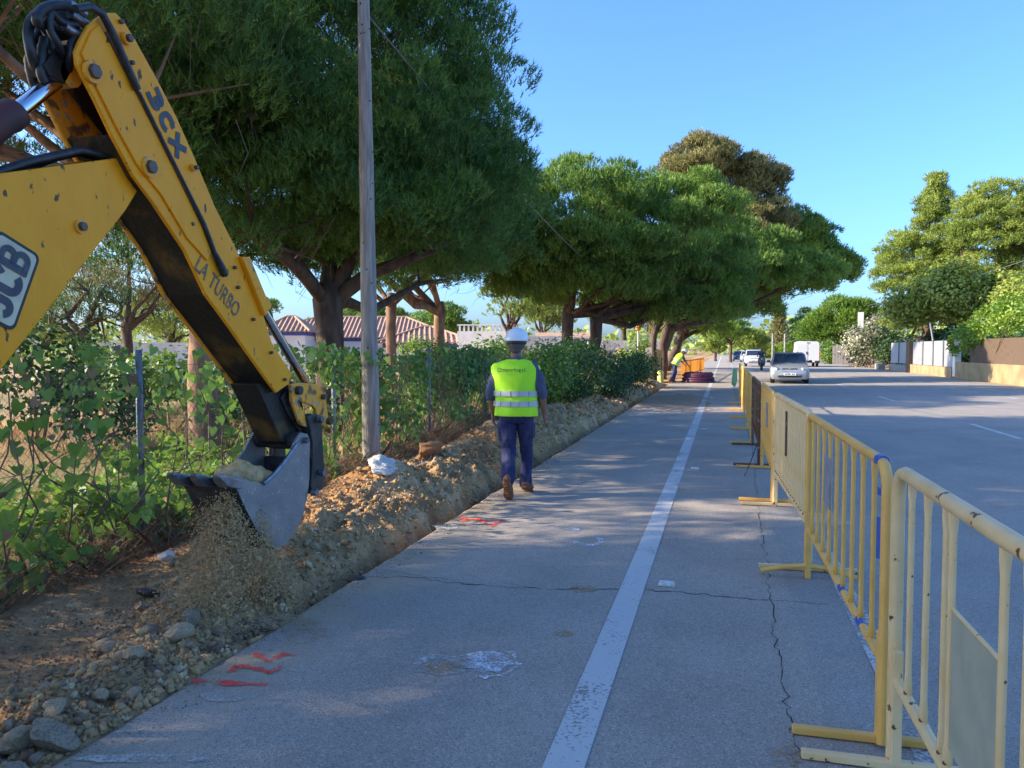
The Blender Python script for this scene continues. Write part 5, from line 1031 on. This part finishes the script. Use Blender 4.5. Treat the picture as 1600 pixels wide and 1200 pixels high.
a = deep(1590, 470, 46); shrub('broadleaf_tree', 'leafy sunlit boughs at the right edge above the wall', (a.x+.8, a.y, 0), [((a.x+.4, a.y, a.z), (1.8, 2, 1.6)), ((a.x+1, a.y-2, a.z-1), (1.8, 2, 1.2))], g_rt, 9000, .22, RG, 64, 'tree', stems=6)
a = deep(1352, 535, 69); ol = shrub('oleander', 'tall oleander bush covered in pale blossom by the roadside', (a.x-.2, a.y, 0), [((a.x-.2, a.y, 1.9), (1.7, 1.6, 1.9)), ((a.x+.9, a.y, 3.4), (1.1, 1.2, 1.3))], g_ole, 6500, .22, None, 65, stems=8)
a = deep(1382, 540, 67); shrub('dark_bush', 'dark green bush between the oleander and the grey panels', (a.x+.4, a.y, 0), [((a.x+.4, a.y, 2.0), (1.5, 1.5, 2.0)), ((a.x+2, a.y, 1.4), (1.4, 1.3, 1.5))], g_dark, 5000, .2, None, 66)
a = deep(1296, 556, 84); shrub('hedge', 'clipped dark ivy hedge right of the van', (a.x, a.y, 0), [((a.x, a.y, 1.3), (1.2, 1.2, 1.4))], g_leaf, 2600, .2, None, 67, 'hedge')
for q in range(2): shrub('hedge', ['shady hedge under the right-hand trees, near half', 'shady hedge under the right-hand trees, far half'][q], (15.0, 50+q*9, 0), [((15, 50+q*9, 1.6), (1.2, 5, 1.7))], g_dark, 5000, .25, None, 68+q, 'hedge')
iv = shrub('ivy', 'bright green ivy spilling over the wall on the right', (12.6, 43, 0), [((12.3, 46.6, 2.0), (.45, 1.2, .7)), ((12.35, 44.3, 2.4), (.6, 1.8, .8)), ((12.4, 41.2, 2.9), (.7, 2.2, .8)), ((12.5, 38, 3.3), (.8, 2.2, .9))], g_lime, 7500, .15, None, 70, 'ivy', stems=8)

# ================================================================ right-hand walls
m_pan = mat('grey sheet panels', (.36, .37, .40), .5, (.30, .31, .34), 2, metal=.2); m_conc = mat('concrete', (.34, .33, .30), .9, (.24, .23, .2), 3, bump=.3); m_okr = mat('ochre render', (.36, .27, .14), .9, (.24, .18, .10), 1.3, bump=.3); m_cane = mat('brown cane screen', (.15, .10, .065), .9, (.08, .055, .04), 5, bump=.6, stretch=(1, 8, 1)); m_white = mat('white render', (.78, .75, .70), .9, (.68, .64, .58), 2, bump=.1); m_brn = mat('brown pillar', (.20, .13, .075), .9, (.12, .08, .05), 4)
XW = 12.3
wl = thing('panel_wall', 'grey sheet-metal panel wall on a low plinth across the road', 'wall', (XW, 55, 0))
MB().box((XW+.1, 52.9, .25), (.22, 9.9, .6)).build('plinth', m_okr, wl); MB().box((XW+.1, 61.9, .22), (.22, 5.6, .5)).build('plinth', m_conc, wl)
for y0, y1 in [(47.9, 49.9), (50.0, 52.2), (52.3, 54.7), (54.8, 57.5), (59.2, 61.7), (61.8, 64.6)]:
    pnl = MB().box((XW+.1, (y0+y1)/2, 1.32), (.05, y1-y0-.1, 1.5)).build('panel', m_pan, wl); MB().tube([(XW+.06, y0-.02, .4), (XW+.06, y0-.02, 2.12)], .045, 8).build('post', m_galv, wl, True)
MB().box((XW+.1, 58.4, 1.05), (.35, .9, 2.1)).build('pillar', m_brn, wl); MB().tube([(XW+.5, 54, 1.9), (XW+.5, 55, 3.3)], .06, 8).build('leaning_stake', m_galv, wl, True)
w2_ = thing('screened_wall', 'low ochre wall with brown cane screen at the right edge', 'wall', (XW, 42, 0))
MB().box((XW+.12, 40, .42), (.25, 14.4, .9)).build('base', m_okr, w2_); MB().box((XW+.14, 38.9, 1.45), (.06, 12.4, 1.25)).build('cane_screen', m_cane, w2_); MB().box((XW+.12, 47.45, 1.2), (.32, .45, 2.3)).build('pillar', m_white, w2_, bevel=.02)
for q in range(2): tag(MB().box((11.95-.25*q, 67-2.4*q, .22), (.5, .5, .46)).build('concrete_block', m_conc, None, bevel=.02), ['pale concrete block by the dark bush', 'second pale concrete block nearer the grey panels'][q], 'block', 'concrete blocks')
a = deep(1320, 557, 82); tf = thing('timber_fence', 'weathered board fence between hedge and oleander', 'fence', (a.x, a.y, 0))
for q in range(9): MB().box((a.x-1.1+q*.28, a.y, 1.0), (.25, .05, 2.0+.08*(q % 3))).build('board', m_pole, tf)
a = deep(1345, 500, 74); sg = thing('sign_board', 'upright white sign board above the oleander', 'sign', (a.x, a.y, 0)); MB().box((a.x, a.y, a.z), (.5, .08, 1.5)).build('board', m_white, sg); MB().tube([(a.x, a.y+.08, -.2), (a.x, a.y+.08, a.z)], .05, 8).build('post', m_galv, sg, True)
for q, (x, d) in enumerate([(1181, 140), (1207, 120), (1226, 118)]): a = deep(x, 545, d); pp = thing('far_pole', ['far utility pole above the white car', 'far pole in front of the pointed conifer', 'far pole right of the pointed conifer'][q], 'pole', (a.x, a.y, 0), 0, 'far poles'); MB().tube([(a.x, a.y, -.2), (a.x, a.y, 4.2-q*.1)], .12, 8).build('shaft', m_conc, pp, True)
a = deep(1215, 552, 135); fw_ = tag(MB().box((a.x+1, a.y+5, .9), (9, .3, 1.8)).build('garden_wall', mat('warm wall', (.5, .33, .2), .9)), 'warm coloured wall at the end of the road', 'wall')

# ================================================================ houses on the left
m_tile = mat('roof tiles', (.44, .28, .19), .9, (.34, .21, .15), 3, bump=.3); m_bluep = mat('blue band', (.06, .10, .42), .7); m_pink = mat('white wash', (.74, .70, .66), .9, (.66, .62, .58), .8); m_pane = mat('window glass', (.03, .04, .05), .1)
def house(label, c, W_, D_, eave, ridge, rz, nr, name='house', rows=7):
    t = thing(name, label, 'house', (c.x, c.y, 0), rz, 'houses on the left'); w_, d_ = W_/2, D_/2
    MB().box((0, 0, (eave-.28)/2), (W_, D_, eave-.28)).build('wall', m_pink, t, world=False); MB().box((0, 0, eave-.15), (W_+.1, D_+.1, .26)).build('blue_band', m_bluep, t, world=False)
    o = .45; hl = max(w_-d_, .3); rf = MB(); A = [(-w_-o, -d_-o, eave), (w_+o, -d_-o, eave), (w_+o, d_+o, eave), (-w_-o, d_+o, eave)]; Rg = [(-hl, 0, ridge), (hl, 0, ridge)]
    rf.add(A+Rg, [(0, 1, 5, 4), (1, 2, 5), (2, 3, 4, 5), (3, 0, 4), (3, 2, 1, 0)]); roof = rf.build('roof', m_tile, t, world=False)
    tb_ = MB(); nn = int((W_+2*o)/.34)
    for k in range(nn+1):                                            # rounded tile courses running down the front and end slopes
        x = -w_-o+k*(W_+2*o)/nn; xr = max(-hl, min(hl, x)); zt = ridge if abs(x) <= hl else eave+(ridge-eave)*(1-(abs(x)-hl)/(w_+o-hl)); yt = 0 if abs(x) <= hl else -(d_+o)*(1-(1-(abs(x)-hl)/(w_+o-hl)))
        tb_.tube([(x, -d_-o-.03, eave+.02), (x, yt, zt+.02)], .085, 5)
    mm = int((D_+2*o)/.34)
    for s_ in (-1, 1):
        for k in range(1, mm):
            y = -d_-o+k*(D_+2*o)/mm; f_ = 1-abs(y)/(d_+o); tb_.tube([(s_*(w_+o+.03), y, eave+.02), (s_*(w_+o-(w_+o-hl)*f_), y, eave+(ridge-eave)*f_+.02)], .085, 5)
    for s_ in (-1, 1):
        for u_ in (-1, 1): tb_.tube([(s_*hl, 0, ridge+.04), (s_*(w_+o), u_*(d_+o), eave+.05)], .11, 6)
    tb_.tube([(-hl, 0, ridge+.05), (hl, 0, ridge+.05)], .12, 6); tb_.build('tile_course', m_tile, roof, True, world=False)
    for k in range(nr):
        x = -w_+W_*(k+.5)/nr; wn = MB().box((x, -d_-.01, eave-1.35), (1.0, .06, 1.1)).build('window', m_white, t, world=False); MB().box((x, -d_-.045, eave-1.35), (.8, .02, .9)).build('pane', m_pane, wn, world=False)
    return t
c = deep(566, 540, 66); house('white tiled house with blue eaves band behind the forked pine', c, 15.5, 8, 2.5, 4.3, R(18), 4)
c = deep(668, 545, 52); house('smaller white house with tiled roof and blue band right of the pole', c, 5.6, 6, 1.95, 3.05, R(22), 2)
c = deep(455, 515, 60); house('small tiled house end next to the dipper', c, 3.0, 4, 2.9, 4.1, R(18), 1)
c = deep(770, 530, 50); wb = thing('white_building', 'flat-roofed white building with balustrade behind the worker', 'building', (c.x, c.y, 0), R(10)); MB().box((0, 0, 1.35), (4.0, 4, 2.7)).build('wall', m_white, wb, world=False); MB().box((2.9, .5, 1.2), (3.6, 4, 2.4)).build('wing', m_white, wb, world=False)
for k in range(14): MB().box((-1.85+k*.28, -1.95, 2.88), (.10, .10, .36)).build('baluster', m_white, wb, world=False)
MB().box((0, -1.95, 3.09), (4.0, .16, .07)).build('handrail', m_white, wb, world=False)
c = deep(888, 530, 50); rr_ = thing('low_roof', 'low red tiled roof behind the dark pine trunks', 'building', (c.x, c.y, 0), R(12)); MB().box((0, 0, 1.0), (4, 3, 2.0)).build('wall', m_pink, rr_, world=False); MB().add([(-2.2, -1.8, 2.0), (2.2, -1.8, 2.0), (2.2, 1.8, 2.7), (-2.2, 1.8, 2.7), (-2.2, -1.8, 1.9), (2.2, -1.8, 1.9), (2.2, 1.8, 2.6), (-2.2, 1.8, 2.6)], [(0, 1, 2, 3), (4, 7, 6, 5), (0, 4, 5, 1), (1, 5, 6, 2), (2, 6, 7, 3), (3, 7, 4, 0)]).build('roof', m_tile, rr_, world=False)
a, b = deep(926, 553, 46), deep(1030, 553, 46); gw = thing('garden_wall', 'long sunlit white garden wall left of the gate', 'wall', ((a.x+b.x)/2, (a.y+b.y)/2, 0), math.atan2(b.y-a.y, b.x-a.x)); MB().box((0, 0, 1.05), (4.6, .25, 2.1)).build('wall', m_white, gw, world=False); MB().box((-1.6, -.1, 1.1), (.4, .4, 2.3)).build('pillar', m_white, gw, world=False)
a, b = deep(250, 560, 34), deep(330, 556, 34); g2 = thing('garden_wall', 'pale garden wall glimpsed under the dipper', 'wall', ((a.x+b.x)/2, (a.y+b.y)/2, 0), math.atan2(b.y-a.y, b.x-a.x)); MB().box((0, 0, .9), (9, .25, 1.9)).build('wall', m_white, g2, world=False)
a = deep(969, 552, 44); uf = tag(MB().lathe([(.16, 0), (.22, .1), (.26, .35), (.2, .55), (.24, .62), (.2, .62)], (a.x, a.y, 1.0), 14).build('clay_urn', m_tile, None, True), 'terracotta urn on the garden wall', 'urn')
a = deep(992, 548, 42); shrub('flowering_shrub', 'yellow-green garden shrub under the globe lamp', (a.x, a.y, 0), [((a.x, a.y, 1.3), (1.1, 1, .9))], g_lime, 1400, .16, None, 81)
a = deep(655, 538, 44); shrub('garden_shrub', 'pale green garden shrub in front of the small tiled house', (a.x, a.y, 0), [((a.x, a.y, 1.4), (1.3, 1, .9))], g_lime, 1400, .16, None, 82)
a = deep(997, 512, 41); lp = thing('globe_lamp', 'orange globe lamp on a slim white post', 'lamp', (a.x, a.y, 0)); MB().tube([(a.x, a.y, -.1), (a.x, a.y, a.z-.15)], .035, 8).build('post', m_white, lp, True); MB().lathe([(.03, -.18), (.12, -.14), (.18, 0), (.12, .14), (.03, .18)], (a.x, a.y, a.z), 16).build('globe', mat('amber globe', (.60, .30, .08), .3), lp, True)
# gate by the far worker
gp = thing('gate', 'old concrete gate pillar with brown boarded gate by the far worker', 'gate', (-3.3, 36.6, 0)); MB().box((-3.35, 36.2, .8), (.30, .30, 1.65)).build('pillar', m_conc, gp, bevel=.02)
for k in range(6): MB().box((-3.05+.02*k, 36.6+k*.35, .78), (.05, .3, 1.45+.06*(k % 2))).build('board', m_brn, gp)
yc = tag(MB().lathe([(.12, 0), (.14, .03), (.14, .42), (.15, .5), (.12, .56), (.05, .58)], (-2.75, 35.4, 0), 4).build('yellow_canister', mat('yellow canister', (.50, .48, .05), .5, (.62, .6, .5), 7, lo=.56, hi=.6)), 'yellow canister standing beside the gate boards', 'canister')
m_hose = mat('purple conduit', (.10, .02, .06), .5, (.05, .012, .03), 12)
cp = thing('conduit_coil', 'coil of dark purple corrugated conduit lying on the path', 'coil', (-1.15, 37, 0))
for k in range(9): rr = .74-.03*(k % 3)-.01*k; MB().tube([(-1.15+.03*math.sin(k*2)+rr*math.cos(q), 37+.03*math.cos(k*3)+rr*.9*math.sin(q), .045+.05*k+.012*math.sin(3*q+k)) for q in np.linspace(0, 6.283, 29)], .045, 7).build('turn', m_hose, cp, True)
m_orn = mat('orange plastic', (.75, .27, .02), .5)
for q in range(6):
    x, y = -2.0+.12*q, 39.2+q*2.15; ob = thing('plastic_barrier', 'orange plastic mesh barrier, %s' % ['nearest to the conduit coil', 'second from the coil', 'third from the coil', 'fourth from the coil', 'fifth from the coil', 'farthest from the coil'][q], 'barrier', (x, y, 0), R(86), 'orange plastic barriers')
    mb = MB(); mb.box((1, 0, .97), (2, .05, .06)); mb.box((1, 0, .25), (2, .05, .06)); mb.box((.03, 0, .5), (.06, .06, 1.0)); mb.box((1.97, 0, .5), (.06, .06, 1.0)); mb.build('frame', m_orn, ob, world=False)
    for k in range(1, 8): MB().box((k*.25, 0, .61), (.05, .03, .70)).build('slat', m_orn, ob, world=False)
    for x_ in (.2, 1.8): MB().box((x_, 0, .03), (.08, .5, .05)).build('foot', m_orn, ob, world=False)

# ================================================================ creepers, weeds and bushes along the fence
def heart(P, up_, Nn, S):
    """heart-shaped leaves: 7 corners, folded a little along the midrib"""
    u = unit(up_-Nn*np.sum(up_*Nn, 1, keepdims=True)); v = np.cross(u, Nn); s = S[:, None]; f = lambda a, b, c=0.: P+v*s*a+u*s*b+Nn*s*c
    return np.stack([f(0, .30), f(.28, .48, .08), f(.50, .25, .10), f(.34, -.18, .05), f(0, -.62, -.10), f(-.34, -.18, .05), f(-.50, .25, .10), f(-.28, .48, .08)], 1)
def dens(y, z):                                                      # where the creeper hangs on the fence
    top = np.exp(-((z-1.2)/.24)**2); low = np.exp(-(z/.62)**2)*1.1; near_ = (y < 6.3)
    a = np.where(near_, .30*top*.9+low*np.where(y < 5.6, 1., .5)+.16, 0); b = np.where(~near_ & (y < 14.5), top*1.25+1.1*sstep(.50, .62, fbm(y*.8, z*.5, 7)), 0); c = np.where(y >= 14.5, top*.7+.4*low, 0)
    return (a+b+c)*(fbm(y*1.5, z*1.9, 77)*3.4-1.0)
NV = 60000; y = rng.uniform(1.4, 19, NV); z = rng.uniform(.04, 1.5, NV)+.18*(fbm(y*2.2, y*0, 4)-.4); keep = rng.random(NV)*1.15 < dens(y, z)*np.where(y > 7, .44, .36); y, z = y[keep], z[keep]
x = -4.22-.038*(y-4.8)+rng.normal(size=len(y))*.13-.05; P = np.stack([x, y, z+.03], 1); Nn = unit(np.array([.75, -.45, .55])+rng.normal(size=P.shape)*.5); upv = np.array([0, 0, 1.])+rng.normal(size=P.shape)*.45; S = (.035+.075*rng.random(len(P))**1.6)*np.where(y > 9, .95, 1); tn = np.clip(.45+.9*(fbm(y*1.2, z*2, 3)-.45)+rng.normal(size=len(P))*.22, 0, 1)
VN = 'creepers on the wire fence'; bays = [(1.4, 4.8, 'heart-leaved creeper on the fence bay left of the nearest post'), (4.8, 8.2, 'heart-leaved creeper on the fence bay behind the bucket'), (8.2, 11.3, 'creeper mass hanging round the timber pole'), (11.3, 14.7, 'creeper mass left of the post by the worker'), (14.7, 19.1, 'creeper on the fence behind the worker')]
HV = heart(P, upv, Nn, S); dcam = np.linalg.norm(P-np.array([0, 0, 1.5]), axis=1)*1.0
for q, (y0, y1, lb) in enumerate(bays):
    t = thing('creeper', lb, 'creeper', (fx((y0+y1)/2), (y0+y1)/2, 0), 0, VN); off = np.array(t.location); sel = np.where((y >= y0) & (y < y1))[0]
    single = sel[np.argsort(-S[sel])[:(110 if q < 2 else (50 if q == 2 else 0))]] if q < 3 else np.array([], int); rest = np.setdiff1d(sel, single)
    link('foliage', trimesh('foliage', HV[rest]-off, tn[rest]), g_vine, t)
    for j in single:
        me_ = trimesh('leaf', HV[j:j+1]*1.0-off, tn[j:j+1]); link('leaf', me_, g_vine, t)
    nd = max(20, len(sel)//9); js = rng.choice(sel, nd); link('dead_leaves', trimesh('dead_leaves', heart(P[js]+rng.normal(size=(nd, 3))*.06, upv[js]+rng.normal(size=(nd, 3))*.8, unit(Nn[js]+rng.normal(size=(nd, 3))*.9), S[js]*.8)-off, rng.random(nd)), g_weed, t)['kind'] = 'stuff'
    mb = MB(); rv = random.Random(q)
    for k in range(26):
        yy = rv.uniform(y0, y1); pts = [Vector((fx(yy)+rv.gauss(0, .05), yy, .05))]
        for s_ in range(6): pts.append(pts[-1]+Vector((rv.gauss(0, .06), rv.gauss(0, .16), rv.uniform(.12, .32))))
        mb.tube(pts, [.009, .008, .007, .006, .005, .004, .003], 4, cap=False)
    mb.build('stem', m_twig, t)
def blades(n, xr, yr, h0, h1, w_, g_mat, name, label, cat, droop=.5, zoff=0., dens_=None, lean_=None):
    x = rng.uniform(*xr, n); y = rng.uniform(*yr, n)
    if dens_ is not None: kk = rng.random(n) < dens_(x, y); x, y = x[kk], y[kk]
    n = len(x); b = np.stack([x, y, H(x, y)+zoff], 1); h = rng.uniform(h0, h1, n); d = unit(rng.normal(size=(n, 3))*np.array([1, 1, 0])+1e-6)*droop+np.array([0, 0, 1.])+(np.array(lean_) if lean_ is not None else 0); s = unit(np.cross(d, rng.normal(size=(n, 3))))*w_
    mid_ = b+d*h[:, None]*.55; tip = b+d*h[:, None]+unit(rng.normal(size=(n, 3))*np.array([1, 1, .2]))*h[:, None]*.3; V_ = np.stack([b-s, b+s, mid_+s*.6, tip, mid_-s*.6], 1)
    return tag(link(name, trimesh(name, V_, np.clip(rng.normal(.5, .25, n), 0, 1)), g_mat), label, cat, kind='stuff')
blades(16000, (-4.75, -3.95), (1.2, 20), .10, .38, .0035, g_weed, 'dry_weeds', 'dry brown weeds along the foot of the fence', 'weeds', .9, lean_=(.25, 0, -.2), dens_=lambda x, y: np.exp(-((x-(-4.2-.038*(y-4.8)))/.24)**2)*1.1)
blades(30000, (-13, -4.6), (4, 32), .10, .42, .006, g_straw, 'dry_grass', 'sunlit dry grass in the field behind the fence', 'grass', .6, dens_=lambda x, y: sstep(.36, .58, fbm(x*.5, y*.5, 6)))
blades(5000, (-8, -4.8), (3, 26), .10, .35, .008, g_leaf, 'green_weeds', 'patches of green weeds behind the fence', 'grass', .6, dens_=lambda x, y: sstep(.5, .6, fbm(x*.7+3, y*.7, 16)))
n = 9000; x = rng.uniform(-7.2, -4.35, n); y = rng.uniform(2.6, 9.5, n); kk = rng.random(n) < sstep(.34, .52, fbm(x*.8, y*.8, 26))*(1-sstep(6.0, 8.0, y)*.8); x, y = x[kk], y[kk]; z = H(x, y)+.05+rng.random(len(x))*(.16+.38*fbm(x*1.3, y*1.3, 36)); P = np.stack([x, y, z], 1)
tag(link('ground_creeper', trimesh('ground_creeper', heart(P, np.array([.2, -.6, .2])+rng.normal(size=P.shape)*.6, unit(np.array([-.15, 0, 1.])+rng.normal(size=P.shape)*.45), rng.uniform(.05, .11, len(P))), np.clip(rng.normal(.55, .3, len(P)), 0, 1)), leafmat('sunny creeper', (.08, .18, .03), (.22, .36, .05), .4, .45)), 'low carpet of bright heart-shaped leaves behind the fence', 'ground cover', kind='stuff')
n = 1600; x = rng.uniform(-2.34, .4, n); y = rng.uniform(2, 34, n); kk = rng.random(n) < sstep(.46, .66, fbm(x*.9, y*.6, 46)); x, y = x[kk], y[kk]; aa = rng.uniform(0, 6.28, len(x)); dl = rng.uniform(.03, .06, len(x)); d = np.stack([np.cos(aa), np.sin(aa), 0*aa], 1)*dl[:, None]; s = np.stack([-np.sin(aa), np.cos(aa), 0*aa], 1)*.0011; b = np.stack([x, y, np.full(len(x), .0055)], 1)
tag(link('fallen_needles', trimesh('fallen_needles', np.stack([b-s, b+s, b+d+s, b+d-s], 1), rng.random(len(x))*.4), g_straw), 'brown pine needles scattered on the asphalt', 'needles', kind='stuff')
BS = 'bushes along the trench'
for q, (px_, py_, d, rx, rz, gm, lb) in enumerate([(850, 583, 17.5, .8, .65, g_vine, 'creeper-covered bush right behind the walking worker'), (905, 585, 19.5, 1.15, .8, g_dark, 'dark bush right of the walking worker'), (945, 590, 22.5, 1.15, .75, g_dark, 'dark rounded bush leaning over the spoil bank'), (975, 578, 27, 1.1, .65, g_dark, 'dark bush farther along the bank'), (1000, 572, 31, 1.0, .6, g_dark, 'last dark bush before the concrete gate pillar'), (775, 575, 19, 1.0, .7, g_vine, 'leafy bush left of the walking worker'), (690, 585, 15.5, .8, .6, g_vine, 'leafy hedge lump behind the fence post'), (900, 560, 24, 1.4, .6, g_vine, 'leafy mound under the dark pine trunks')]):
    a = deep(px_, py_, d); shrub('bush', lb, (a.x, a.y, 0), [((a.x, a.y, max(a.z, .55)), (rx*.8, rx*1.2, rz)), ((a.x-.4, a.y+.8, .5), (rx*.7, rx, rz*.7))], gm, 5200, .085 if gm is g_dark else .10, BS, 90+q)
for q, (px_, py_, d, rx, rz, gm, lb) in enumerate([(60, 565, 11, 1.3, .7, g_dark, 'shady bush at the left edge under the boom'), (270, 588, 13, 1.2, .45, g_leaf, 'sunlit green shrub behind the fence between boom and dipper'), (160, 578, 17, 1.6, .55, g_leaf, 'sunlit hedge far behind the fence under the boom'), (410, 612, 19, 1.0, .35, g_leaf, 'green shrub behind the tipping link'), (540, 580, 21, 1.4, .35, g_vine, 'leafy shrub behind the fence left of the timber pole')]):
    a = deep(px_, py_, d); shrub('field_shrub', lb, (a.x, a.y, 0), [((a.x, a.y, max(a.z, .5)), (rx, rx, rz)), ((a.x+.6, a.y+.6, .6), (rx*.7, rx*.7, rz*.8))], gm, 3600, .10, 'shrubs behind the fence', 110+q)
